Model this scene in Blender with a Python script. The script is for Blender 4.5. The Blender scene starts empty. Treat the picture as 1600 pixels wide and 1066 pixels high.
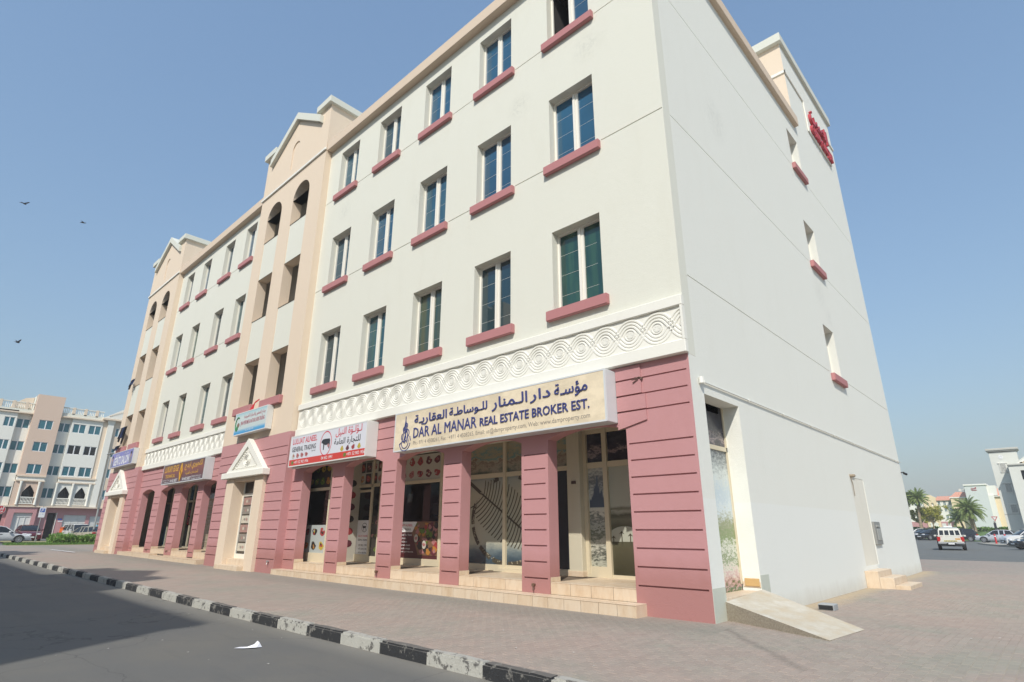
import bpy, bmesh, math, random
from mathutils import Vector, Matrix, noise
from mathutils.geometry import tessellate_polygon
random.seed(7)
scene = bpy.context.scene
COL = scene.collection
# ------------------------------------------------------------------ camera, sky, sun, exposure
cam = bpy.data.cameras.new('camera')
cam.lens = 19.794; cam.sensor_width = 36.0; cam.sensor_fit = 'HORIZONTAL'
cam.clip_start = 0.1; cam.clip_end = 5000
camo = bpy.data.objects.new('camera', cam); COL.objects.link(camo)
Rr = Vector((0.73169962, 0.68162572, 0.00143257)); Ru = Vector((0.21615341, -0.23402476, 0.94789773)); Rf = Vector((-0.64644673, 0.69326676, 0.31857155))
M4 = Matrix((Rr, Ru, -Rf)).transposed().to_4x4(); M4.translation = Vector((4.50282, -9.711303, 1.44))
camo.matrix_world = M4
scene.camera = camo
SUN_DIR = Vector((0.60, -1.0, 1.09)).normalized()      # towards the sun
w = bpy.data.worlds.new('World'); scene.world = w; w.use_nodes = True
nt = w.node_tree
bg = nt.nodes['Background']
sky = nt.nodes.new('ShaderNodeTexSky'); sky.sky_type = 'NISHITA'; sky.sun_disc = False
sky.sun_elevation = math.asin(SUN_DIR.z); sky.sun_rotation = math.atan2(SUN_DIR.x, SUN_DIR.y)
sky.altitude = 0; sky.air_density = 2.0; sky.dust_density = 2.5; sky.ozone_density = 6.0
gam = nt.nodes.new('ShaderNodeGamma'); gam.inputs[1].default_value = 0.60           # hazy desert sky: flatter from zenith to horizon
tnt = nt.nodes.new('ShaderNodeMix'); tnt.data_type = 'RGBA'; tnt.blend_type = 'MULTIPLY'; tnt.inputs[0].default_value = 1.0; tnt.inputs[7].default_value = (1.27, 1.49, 1.79, 1)
nt.links.new(sky.outputs[0], gam.inputs[0]); nt.links.new(gam.outputs[0], tnt.inputs[6]); nt.links.new(tnt.outputs[2], bg.inputs[0]); bg.inputs[1].default_value = 0.15
sun = bpy.data.lights.new('sun', 'SUN'); sun.energy = 3.9; sun.angle = math.radians(0.55); sun.color = (1.0, 0.955, 0.88)
suno = bpy.data.objects.new('sun', sun); COL.objects.link(suno)
suno.rotation_euler = SUN_DIR.to_track_quat('Z', 'Y').to_euler(); suno.location = (20, -40, 60)
vs = scene.view_settings
vs.view_transform = 'Standard'; vs.look = 'None'; vs.exposure = 0.08; vs.gamma = 1.0; vs.use_curve_mapping = False
scene.cycles.max_bounces = 6; scene.cycles.diffuse_bounces = 3; scene.cycles.glossy_bounces = 3; scene.cycles.transparent_max_bounces = 8

# ------------------------------------------------------------------ materials
MATS = {}
def newmat(name):
    m = bpy.data.materials.new(name); m.use_nodes = True
    return m, m.node_tree, m.node_tree.nodes['Principled BSDF']
def flat(name, col, rough=0.6, metal=0.0, spec=0.5, emit=None):
    if name in MATS: return MATS[name]
    m, t, b = newmat(name)
    b.inputs['Base Color'].default_value = (*col, 1); b.inputs['Roughness'].default_value = rough
    b.inputs['Metallic'].default_value = metal; b.inputs['Specular IOR Level'].default_value = spec
    MATS[name] = m; return m
def N(t, typ, **kw):
    n = t.nodes.new(typ)
    for k, v in kw.items():
        if k.startswith('i_'):
            key = k[2:]
            n.inputs[int(key) if key.isdigit() else key].default_value = v
        else: setattr(n, k, v)
    return n
def L(t, a, b): t.links.new(a, b)
def ramp(t, fac, stops):
    r = N(t, 'ShaderNodeValToRGB')
    els = r.color_ramp.elements
    while len(els) < len(stops): els.new(0.5)
    for e, (p, c) in zip(els, stops):
        e.position = p; e.color = (*c, 1) if len(c) == 3 else c
    L(t, fac, r.inputs[0]); return r.outputs[0]
def mixc(t, fac, a, b, mode='MIX'):
    n = N(t, 'ShaderNodeMix', data_type='RGBA', blend_type=mode)
    if isinstance(fac, float): n.inputs[0].default_value = fac
    else: L(t, fac, n.inputs[0])
    for s, v in ((6, a), (7, b)):
        if isinstance(v, tuple): n.inputs[s].default_value = (*v, 1)
        else: L(t, v, n.inputs[s])
    return n.outputs[2]
def math_(t, op, a, b=0.0, c=None):
    n = N(t, 'ShaderNodeMath', operation=op)
    for i, v in enumerate((a, b) if c is None else (a, b, c)):
        if isinstance(v, (int, float)): n.inputs[i].default_value = v
        else: L(t, v, n.inputs[i])
    return n.outputs[0]
def pos(t): return N(t, 'ShaderNodeNewGeometry').outputs['Position']
def noise_(t, vec, scale, detail=4, rough=0.55):
    n = N(t, 'ShaderNodeTexNoise', i_Scale=scale, i_Detail=detail, i_Roughness=rough)
    L(t, vec, n.inputs['Vector']); return n.outputs['Fac']
def stretch(t, vec, sx, sy, sz):
    n = N(t, 'ShaderNodeMapping'); n.inputs['Scale'].default_value = (sx, sy, sz)
    L(t, vec, n.inputs['Vector']); return n.outputs[0]
def bump(t, b, h, strength=0.3, dist=0.01):
    n = N(t, 'ShaderNodeBump', i_Strength=strength, i_Distance=dist)
    L(t, h, n.inputs['Height']); L(t, n.outputs[0], b.inputs['Normal'])
def stucco(name, col, dirt=(0.5, 0.46, 0.38), amt=0.25, grain=55, bstr=0.35, basez=None, basecol=None, peel=()):
    """painted render: fine trowel grain, faint cloudy patches, thin vertical run-off streaks"""
    if name in MATS: return MATS[name]
    m, t, b = newmat(name); P = pos(t)
    big = noise_(t, P, 0.55, 5, 0.6)
    wp = N(t, 'ShaderNodeVectorMath', operation='ADD'); L(t, P, wp.inputs[0]); wn_ = N(t, 'ShaderNodeTexNoise', i_Scale=0.7, i_Detail=3); L(t, P, wn_.inputs['Vector']); L(t, wn_.outputs['Color'], wp.inputs[1])
    streak = noise_(t, stretch(t, wp.outputs[0], 2.3, 2.3, 0.20), 1.0, 6, 0.68)
    a = ramp(t, big, [(0.35, (0, 0, 0)), (0.75, (1, 1, 1))])
    s = ramp(t, streak, [(0.52, (0, 0, 0)), (0.8, (1, 1, 1))])
    c = mixc(t, math_(t, 'MULTIPLY', a, amt * 0.5), tuple(col), tuple(x * y for x, y in zip(col, (0.9, 0.88, 0.84))))
    c = mixc(t, math_(t, 'MULTIPLY', s, amt * 0.55), c, tuple(x * y * 1.35 for x, y in zip(col, dirt)))
    fine = noise_(t, P, 9.0, 3, 0.6)
    c = mixc(t, 0.10, c, mixc(t, fine, tuple(x * 0.8 for x in col), tuple(min(1, x * 1.12) for x in col)))
    sp = noise_(t, P, 3.3, 6, 0.75)
    c = mixc(t, math_(t, 'MULTIPLY', ramp(t, sp, [(0.66, (0, 0, 0)), (0.72, (1, 1, 1))]), amt * 0.5), c, tuple(x * 0.72 for x in col))
    for cen, rad in peel:                                  # old flaked and patched spots
        dv = N(t, 'ShaderNodeVectorMath', operation='DISTANCE'); L(t, P, dv.inputs[0]); dv.inputs[1].default_value = cen
        near = ramp(t, math_(t, 'DIVIDE', dv.outputs['Value'], rad), [(0.2, (1, 1, 1)), (1.0, (0, 0, 0))])
        fl = ramp(t, math_(t, 'ABSOLUTE', math_(t, 'SUBTRACT', noise_(t, P, 4.5, 6, 0.7), 0.5)), [(0.0, (1, 1, 1)), (0.022, (0, 0, 0))])
        c = mixc(t, math_(t, 'MULTIPLY', math_(t, 'MULTIPLY', near, fl), 0.75), c, tuple(x * 0.68 for x in col))
        c = mixc(t, math_(t, 'MULTIPLY', near, 0.10), c, tuple(x * 0.85 for x in col))
    if name == 'side_render':                              # lower part repainted once, a shade cooler
        zz_ = N(t, 'ShaderNodeSeparateXYZ'); L(t, P, zz_.inputs[0])
        c = mixc(t, math_(t, 'MULTIPLY', math_(t, 'LESS_THAN', math_(t, 'ADD', zz_.outputs[2], math_(t, 'MULTIPLY', fine, .08)), 2.02), .5), c, (0.80, 0.81, 0.765))
    if basez is not None:
        z = N(t, 'ShaderNodeSeparateXYZ'); L(t, P, z.inputs[0])
        wob = math_(t, 'MULTIPLY_ADD', streak, 0.5, z.outputs[2])
        f = ramp(t, math_(t, 'MULTIPLY', math_(t, 'SUBTRACT', basez + 0.25, wob), 2.2), [(0.0, (0, 0, 0)), (1.0, (1, 1, 1))])
        c = mixc(t, math_(t, 'MULTIPLY', f, 0.85 if name == 'pink_render' else 0.5), c, basecol)
    L(t, c, b.inputs['Base Color']); b.inputs['Roughness'].default_value = 0.85; b.inputs['Specular IOR Level'].default_value = 0.25
    g = noise_(t, P, grain, 3, 0.7)
    bump(t, b, math_(t, 'ADD', g, math_(t, 'MULTIPLY', fine, 0.6)), bstr, 0.012)
    MATS[name] = m; return m
CREAM = stucco('cream_render', (0.71, 0.70, 0.605), amt=0.2, bstr=0.5, peel=[((-1.9, 0, 13.4), .55), ((-8.7, 0, 11.9), .6), ((-4.3, 0, 12.9), .5), ((-13.6, 0, 13.4), .5)])
SIDEW = stucco('side_render', (0.78, 0.775, 0.70), amt=0.16, bstr=0.6, peel=[((0, 3.1, 11.9), .8), ((0, 10.9, 9.4), .8), ((0, 11.6, 8.6), .5)], basez=0.25, basecol=(0.42, 0.37, 0.29))
PEACH = stucco('peach_render', (0.735, 0.605, 0.465), amt=0.22)
PINK = stucco('pink_render', (0.515, 0.265, 0.265), dirt=(0.62, 0.55, 0.5), amt=0.35, bstr=0.55, basez=1.05, basecol=(0.395, 0.185, 0.168))
SILLM = stucco('sill_render', (0.46, 0.205, 0.205), amt=0.25)
WHITE = stucco('white_moulding', (0.80, 0.78, 0.70), amt=0.2, bstr=0.15)
CORN = stucco('cornice_paint', (0.66, 0.535, 0.41), amt=0.3)
COPE = stucco('coping_paint', (0.64, 0.64, 0.56), amt=0.3, bstr=0.15)
BASEP = stucco('skirting_paint', (0.55, 0.57, 0.49), amt=0.35)
TANW = stucco('tan_render', (0.66, 0.50, 0.39), amt=0.2)
YEL = stucco('yellow_render', (0.76, 0.62, 0.40), amt=0.2)
GREYW = stucco('grey_render', (0.66, 0.66, 0.59), amt=0.2)
GREYS = stucco('pale_shutter_paint', (0.66, 0.66, 0.63), amt=0.1)
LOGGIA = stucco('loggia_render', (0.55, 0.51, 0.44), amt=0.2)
ALU = flat('beige_aluminium', (0.80, 0.77, 0.68), 0.45)
SHOPALU = flat('olive_aluminium', (0.64, 0.56, 0.40), 0.45)
ALUD = flat('dull_aluminium', (0.40, 0.36, 0.27), 0.5)
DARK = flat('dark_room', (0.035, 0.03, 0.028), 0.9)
def pane_mat(name, col, ior=1.7, rough=0.03, streaks=None):
    if name in MATS: return MATS[name]
    m, t, b = newmat(name)
    P = pos(t)
    n = noise_(t, P, 0.7, 2)
    c = mixc(t, n, tuple(x * 0.6 for x in col), tuple(x * 1.35 for x in col))
    if streaks:
        s = noise_(t, stretch(t, P, 5, 5, 0.4), 1.0, 4)
        c = mixc(t, ramp(t, s, [(0.42, (0, 0, 0)), (0.6, (1, 1, 1))]), c, streaks)
    L(t, c, b.inputs['Base Color']); b.inputs['Roughness'].default_value = rough; b.inputs['IOR'].default_value = ior
    w_ = noise_(t, P, 1.3, 2); bump(t, b, w_, 0.04, 0.02)
    MATS[name] = m; return m
PBLUE = pane_mat('blue_glass', (0.018, 0.092, 0.165), 1.7)
PTEAL = pane_mat('teal_glass', (0.014, 0.075, 0.098), 1.75, streaks=(0.02, 0.085, 0.09))
PGREEN = pane_mat('curtained_glass', (0.012, 0.055, 0.052), 1.65, streaks=(0.028, 0.085, 0.058))
PVAR = {'u': [PBLUE, pane_mat('deep_blue_glass', (0.014, 0.072, 0.135), 1.8), pane_mat('blue_net_curtain_glass', (0.016, 0.080, 0.135), 1.7, streaks=(0.035, 0.105, 0.145)), pane_mat('dusty_blue_glass', (0.030, 0.075, 0.105), 1.6, 0.10)], 'l': [PTEAL, PGREEN, pane_mat('deep_teal_glass', (0.008, 0.035, 0.048), 1.85), pane_mat('yellow_curtain_glass', (0.02, 0.06, 0.055), 1.65, streaks=(0.06, 0.078, 0.045))]}
PFAR = pane_mat('far_glass', (0.03, 0.13, 0.165), 1.6, 0.06)
FCREAM = stucco('far_cream_render', (0.79, 0.775, 0.70), amt=0.15)
PDARK = pane_mat('dark_glass', (0.012, 0.012, 0.013), 1.5, 0.08)
PCHAR = pane_mat('charcoal_film', (0.028, 0.03, 0.036), 1.45, 0.25)
def clear_glass():
    m, t, b = newmat('shop_glass')
    tr = N(t, 'ShaderNodeBsdfTransparent'); tr.inputs[0].default_value = (0.62, 0.66, 0.64, 1)
    gl = N(t, 'ShaderNodeBsdfGlossy', i_Roughness=0.02); fr = N(t, 'ShaderNodeFresnel', i_IOR=1.55)
    mx = N(t, 'ShaderNodeMixShader'); L(t, fr.outputs[0], mx.inputs[0]); L(t, tr.outputs[0], mx.inputs[1]); L(t, gl.outputs[0], mx.inputs[2])
    L(t, mx.outputs[0], t.nodes['Material Output'].inputs[0]); return m
GLASS = clear_glass()

def tile_mat():
    m, t, b = newmat('cream_tile'); P = pos(t)
    info = N(t, 'ShaderNodeObjectInfo')
    n = noise_(t, stretch(t, P, 7, 7, 2.5), 1.0, 5, 0.65)
    c = ramp(t, n, [(0.3, (0.56, 0.41, 0.27)), (0.5, (0.66, 0.52, 0.37)), (0.72, (0.70, 0.58, 0.44))])
    c = mixc(t, 0.22, c, mixc(t, info.outputs['Random'], (0.56, 0.40, 0.24), (0.75, 0.64, 0.50)))
    L(t, c, b.inputs['Base Color']); b.inputs['Roughness'].default_value = 0.42
    bump(t, b, noise_(t, P, 40, 2), 0.1, 0.004); return m
TILE = tile_mat()
def slab_mat():
    m, t, b = newmat('concrete_ramp'); P = pos(t)
    n = noise_(t, P, 2.2, 6, 0.7); n2 = noise_(t, P, 14, 4, 0.7)
    c = ramp(t, n, [(0.3, (0.50, 0.40, 0.27)), (0.5, (0.52, 0.46, 0.36)), (0.68, (0.60, 0.56, 0.48))])
    c = mixc(t, math_(t, 'MULTIPLY', ramp(t, n2, [(0.55, (0, 0, 0)), (0.75, (1, 1, 1))]), 0.35), c, (0.30, 0.25, 0.19))
    L(t, c, b.inputs['Base Color']); b.inputs['Roughness'].default_value = 0.9; bump(t, b, n2, 0.4, 0.01); return m
RAMPM = slab_mat()
def ramp_side_mat():
    m, t, b = newmat('ramp_side'); P = pos(t)
    n2 = noise_(t, P, 45, 5, 0.75)
    c = ramp(t, n2, [(0.35, (0.24, 0.20, 0.15)), (0.6, (0.38, 0.33, 0.25))])
    L(t, c, b.inputs['Base Color']); b.inputs['Roughness'].default_value = 0.95; bump(t, b, n2, 0.7, 0.012); return m
RAMPS = ramp_side_mat()
PX, PY = 0.10, 0.20
def paver_mat(joints):
    m, t, b = newmat('paver_joints' if joints else 'paver_block'); P = pos(t)
    s = N(t, 'ShaderNodeSeparateXYZ'); L(t, P, s.inputs[0])
    u = math_(t, 'DIVIDE', s.outputs[0], PX); row = math_(t, 'FLOOR', u)
    odd = math_(t, 'MODULO', math_(t, 'ABSOLUTE', row), 2.0)
    v = math_(t, 'ADD', math_(t, 'DIVIDE', s.outputs[1], PY), math_(t, 'MULTIPLY', odd, 0.5))
    cv = N(t, 'ShaderNodeCombineXYZ'); L(t, row, cv.inputs[0]); L(t, math_(t, 'FLOOR', v), cv.inputs[1])
    wn = N(t, 'ShaderNodeTexWhiteNoise', noise_dimensions='2D'); L(t, cv.outputs[0], wn.inputs['Vector'])
    patch = noise_(t, P, 0.42, 5, 0.65); p2 = noise_(t, P, 2.6, 5, 0.7)
    base = ramp(t, math_(t, 'ADD', math_(t, 'MULTIPLY', patch, 0.8), math_(t, 'MULTIPLY', p2, 0.2)), [(0.40, (0.385, 0.292, 0.240)), (0.52, (0.352, 0.296, 0.244)), (0.62, (0.300, 0.288, 0.228))])
    base = mixc(t, 0.18, base, mixc(t, wn.outputs['Value'], (0.17, 0.135, 0.12), (0.44, 0.37, 0.31)))
    g = noise_(t, P, 60, 4, 0.7)
    base = mixc(t, 0.25, base, mixc(t, g, tuple((0.15, 0.125, 0.11)), (0.38, 0.33, 0.29)))
    sp = noise_(t, P, 6.5, 6, 0.8)
    base = mixc(t, math_(t, 'MULTIPLY', ramp(t, sp, [(0.60, (0, 0, 0)), (0.7, (1, 1, 1))]), 0.35), base, (0.13, 0.115, 0.10))
    # sandy dust gathered along the foot of the side wall, grey scuffing in front of the steps, one long dark drip line
    wx = math_(t, 'ADD', math_(t, 'ABSOLUTE', math_(t, 'SUBTRACT', s.outputs[0], 0.15)), math_(t, 'MULTIPLY', p2, 0.7))
    wy = math_(t, 'MULTIPLY', math_(t, 'GREATER_THAN', s.outputs[1], 2.3), math_(t, 'LESS_THAN', s.outputs[1], 19.3))
    base = mixc(t, math_(t, 'MULTIPLY', math_(t, 'MULTIPLY', ramp(t, wx, [(0.40, (1, 1, 1)), (0.85, (0, 0, 0))]), wy), 0.8), base, (0.46, 0.36, 0.23))
    gy = math_(t, 'ADD', math_(t, 'ABSOLUTE', math_(t, 'ADD', s.outputs[1], 0.75)), math_(t, 'MULTIPLY', math_(t, 'SUBTRACT', patch, 0.5), 2.2))
    gx = math_(t, 'LESS_THAN', s.outputs[0], 0.4)
    base = mixc(t, math_(t, 'MULTIPLY', math_(t, 'MULTIPLY', ramp(t, gy, [(0.25, (1, 1, 1)), (0.95, (0, 0, 0))]), gx), 0.5), base, (0.215, 0.21, 0.175))
    ln = math_(t, 'ABSOLUTE', math_(t, 'ADD', math_(t, 'ADD', math_(t, 'MULTIPLY', s.outputs[0], 0.762), math_(t, 'MULTIPLY', s.outputs[1], 0.648)), math_(t, 'MULTIPLY', math_(t, 'SUBTRACT', p2, 0.5), 0.35)))
    lm = math_(t, 'MULTIPLY', math_(t, 'GREATER_THAN', s.outputs[0], 0.35), math_(t, 'LESS_THAN', s.outputs[0], 2.1))
    base = mixc(t, math_(t, 'MULTIPLY', math_(t, 'MULTIPLY', ramp(t, ln, [(0.015, (1, 1, 1)), (0.11, (0, 0, 0))]), lm), 0.45), base, (0.15, 0.135, 0.115))
    if joints:
        fu = math_(t, 'ABSOLUTE', math_(t, 'SUBTRACT', math_(t, 'FRACT', u), 0.5)); fv = math_(t, 'ABSOLUTE', math_(t, 'SUBTRACT', math_(t, 'FRACT', v), 0.5))
        j = math_(t, 'MAXIMUM', math_(t, 'GREATER_THAN', fu, 0.455), math_(t, 'MULTIPLY', math_(t, 'GREATER_THAN', fv, 0.475), 0.6))
        base = mixc(t, math_(t, 'MULTIPLY', j, 0.45), base, (0.36, 0.31, 0.245))
    L(t, base, b.inputs['Base Color']); b.inputs['Roughness'].default_value = 0.85; b.inputs['Specular IOR Level'].default_value = 0.3
    bump(t, b, g, 0.35, 0.006); return m
PAVJ = paver_mat(True); PAVB = paver_mat(False)
SAND = flat('joint_sand', (0.40, 0.34, 0.27), 0.95)
def asphalt(name, col):
    m, t, b = newmat(name); P = pos(t)
    g = noise_(t, P, 90, 3, 0.8); big = noise_(t, P, 0.5, 5, 0.65); mid = noise_(t, stretch(t, P, 0.5, 3.0, 1), 1.2, 5, 0.65)
    c = mixc(t, g, tuple(x * 0.55 for x in col), tuple(x * 1.5 for x in col))
    c = mixc(t, math_(t, 'MULTIPLY', ramp(t, big, [(0.42, (0, 0, 0)), (0.68, (1, 1, 1))]), 0.5), c, (col[0] * 1.35, col[1] * 1.27, col[2] * 1.12))
    c = mixc(t, math_(t, 'MULTIPLY', ramp(t, mid, [(0.55, (0, 0, 0)), (0.75, (1, 1, 1))]), 0.3), c, tuple(x * 0.6 for x in col))
    # dust swept against the kerb
    s = N(t, 'ShaderNodeSeparateXYZ'); L(t, P, s.inputs[0])
    d = math_(t, 'ABSOLUTE', math_(t, 'ADD', s.outputs[1], 4.66))
    f = ramp(t, math_(t, 'ADD', d, math_(t, 'MULTIPLY', big, 0.5)), [(0.22, (1, 1, 1)), (0.75, (0, 0, 0))])
    c = mixc(t, math_(t, 'MULTIPLY', f, 0.55), c, (0.27, 0.245, 0.20))
    vr = N(t, 'ShaderNodeTexVoronoi', feature='DISTANCE_TO_EDGE', i_Scale=0.23); 
    wv = N(t, 'ShaderNodeVectorMath', operation='ADD'); L(t, P, wv.inputs[0])
    nz = N(t, 'ShaderNodeTexNoise', i_Scale=0.8, i_Detail=6); L(t, P, nz.inputs['Vector']); L(t, nz.outputs['Color'], wv.inputs[1]); L(t, wv.outputs[0], vr.inputs['Vector'])
    cr = math_(t, 'LESS_THAN', vr.outputs['Distance'], 0.0018)
    c = mixc(t, math_(t, 'MULTIPLY', cr, 0.5), c, tuple(x * 0.4 for x in col))
    L(t, c, b.inputs['Base Color']); b.inputs['Roughness'].default_value = 0.82
    bump(t, b, g, 0.5, 0.006); return m
ROADM = asphalt('road_asphalt', (0.118, 0.116, 0.108))
PARKM = asphalt('park_asphalt', (0.135, 0.137, 0.128))
def kerb_mat(name, paint, chip, thr):
    m, t, b = newmat(name); P = pos(t)
    n = noise_(t, P, 7, 7, 0.75); g = noise_(t, P, 50, 3, 0.7)
    f = ramp(t, n, [(thr, (0, 0, 0)), (thr + 0.05, (1, 1, 1))])
    c = mixc(t, f, mixc(t, g, tuple(x * 0.75 for x in paint), tuple(x * 1.2 for x in paint)), chip)
    nn = N(t, 'ShaderNodeSeparateXYZ'); L(t, N(t, 'ShaderNodeNewGeometry').outputs['Normal'], nn.inputs[0])
    up = ramp(t, math_(t, 'ADD', nn.outputs[2], math_(t, 'MULTIPLY', g, .3)), [(.75, (0, 0, 0)), (1.1, (1, 1, 1))])
    c = mixc(t, math_(t, 'MULTIPLY', up, .38), c, (.30, .27, .23))
    L(t, c, b.inputs['Base Color']); b.inputs['Roughness'].default_value = 0.8; bump(t, b, math_(t, 'ADD', g, n), 0.6, 0.012); return m
KBLACK = kerb_mat('black_kerb_paint', (0.028, 0.029, 0.031), (0.20, 0.19, 0.17), 0.56)
KWHITE = kerb_mat('white_kerb_paint', (0.47, 0.46, 0.41), (0.13, 0.125, 0.115), 0.545)
def ground_mat(name, a, b_, sc=0.3):
    m, t, b = newmat(name); P = pos(t)
    n = noise_(t, P, sc, 6, 0.7); g = noise_(t, P, 12, 4, 0.7)
    c = mixc(t, n, a, b_); c = mixc(t, 0.35, c, mixc(t, g, tuple(x * .6 for x in a), tuple(x * 1.4 for x in b_)))
    L(t, c, b.inputs['Base Color']); b.inputs['Roughness'].default_value = 0.95; bump(t, b, g, 0.6, 0.03); return m
GROUNDM = ground_mat('sandy_ground', (0.36, 0.30, 0.22), (0.30, 0.26, 0.20))
LAWNM = ground_mat('lawn_grass', (0.09, 0.17, 0.035), (0.13, 0.20, 0.06), 0.6)
DRYM = ground_mat('dry_grass', (0.25, 0.24, 0.10), (0.32, 0.28, 0.14), 0.6)
def leaf_mat(name, a, b_, trans=0.25):
    m, t, b = newmat(name)
    i = N(t, 'ShaderNodeNewGeometry')
    c = mixc(t, i.outputs['Random Per Island'], a, b_)
    L(t, c, b.inputs['Base Color']); b.inputs['Roughness'].default_value = 0.6
    try: b.inputs['Transmission Weight'].default_value = 0.0
    except Exception: pass
    tl = N(t, 'ShaderNodeBsdfTranslucent'); L(t, c, tl.inputs[0])
    mx = N(t, 'ShaderNodeMixShader', i_0=trans); L(t, b.outputs[0], mx.inputs[1]); L(t, tl.outputs[0], mx.inputs[2])
    L(t, mx.outputs[0], t.nodes['Material Output'].inputs[0]); return m
LEAFH = leaf_mat('hedge_leaf', (0.10, 0.21, 0.03), (0.26, 0.40, 0.09))
LEAFT = leaf_mat('tree_leaf', (0.26, 0.27, 0.03), (0.48, 0.44, 0.07))
LEAFP = leaf_mat('palm_leaf', (0.16, 0.24, 0.06), (0.34, 0.40, 0.13), 0.35)
LEAFG = leaf_mat('grass_blade', (0.09, 0.20, 0.03), (0.18, 0.32, 0.07))
BARK = ground_mat('palm_bark', (0.24, 0.18, 0.12), (0.36, 0.28, 0.19), 3.0)
ROOFT = ground_mat('red_roof_tile', (0.55, 0.25, 0.17), (0.62, 0.32, 0.22), 1.5)
STEEL = flat('galvanised_steel', (0.45, 0.45, 0.43), 0.45, 0.6)
PLASTIC = flat('white_plastic', (0.75, 0.74, 0.68), 0.5)
RUBBER = flat('tyre_rubber', (0.022, 0.022, 0.022), 0.85)
RIM = flat('alloy_rim', (0.5, 0.5, 0.51), 0.35, 0.7)
BLACKP = flat('black_trim', (0.02, 0.02, 0.021), 0.5)
CARGL = pane_mat('car_glass', (0.014, 0.017, 0.02), 1.5, 0.03)
REDL = flat('tail_lamp_red', (0.45, 0.02, 0.02), 0.25)
LAMPL = flat('head_lamp', (0.7, 0.72, 0.74), 0.15)
REDP = flat('red_paint', (0.50, 0.025, 0.03), 0.45)
WHT = flat('plain_white', (0.78, 0.78, 0.78), 0.4)
NAVY = flat('navy_letters', (0.055, 0.065, 0.20), 0.35)
BLK = flat('black_letters', (0.03, 0.03, 0.035), 0.5)
GREYT = flat('small_grey_letters', (0.24, 0.21, 0.18), 0.5)
RED = flat('red_letters', (0.62, 0.035, 0.06), 0.45)
GOLD = flat('gold_letters', (0.75, 0.42, 0.03), 0.45)

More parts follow.
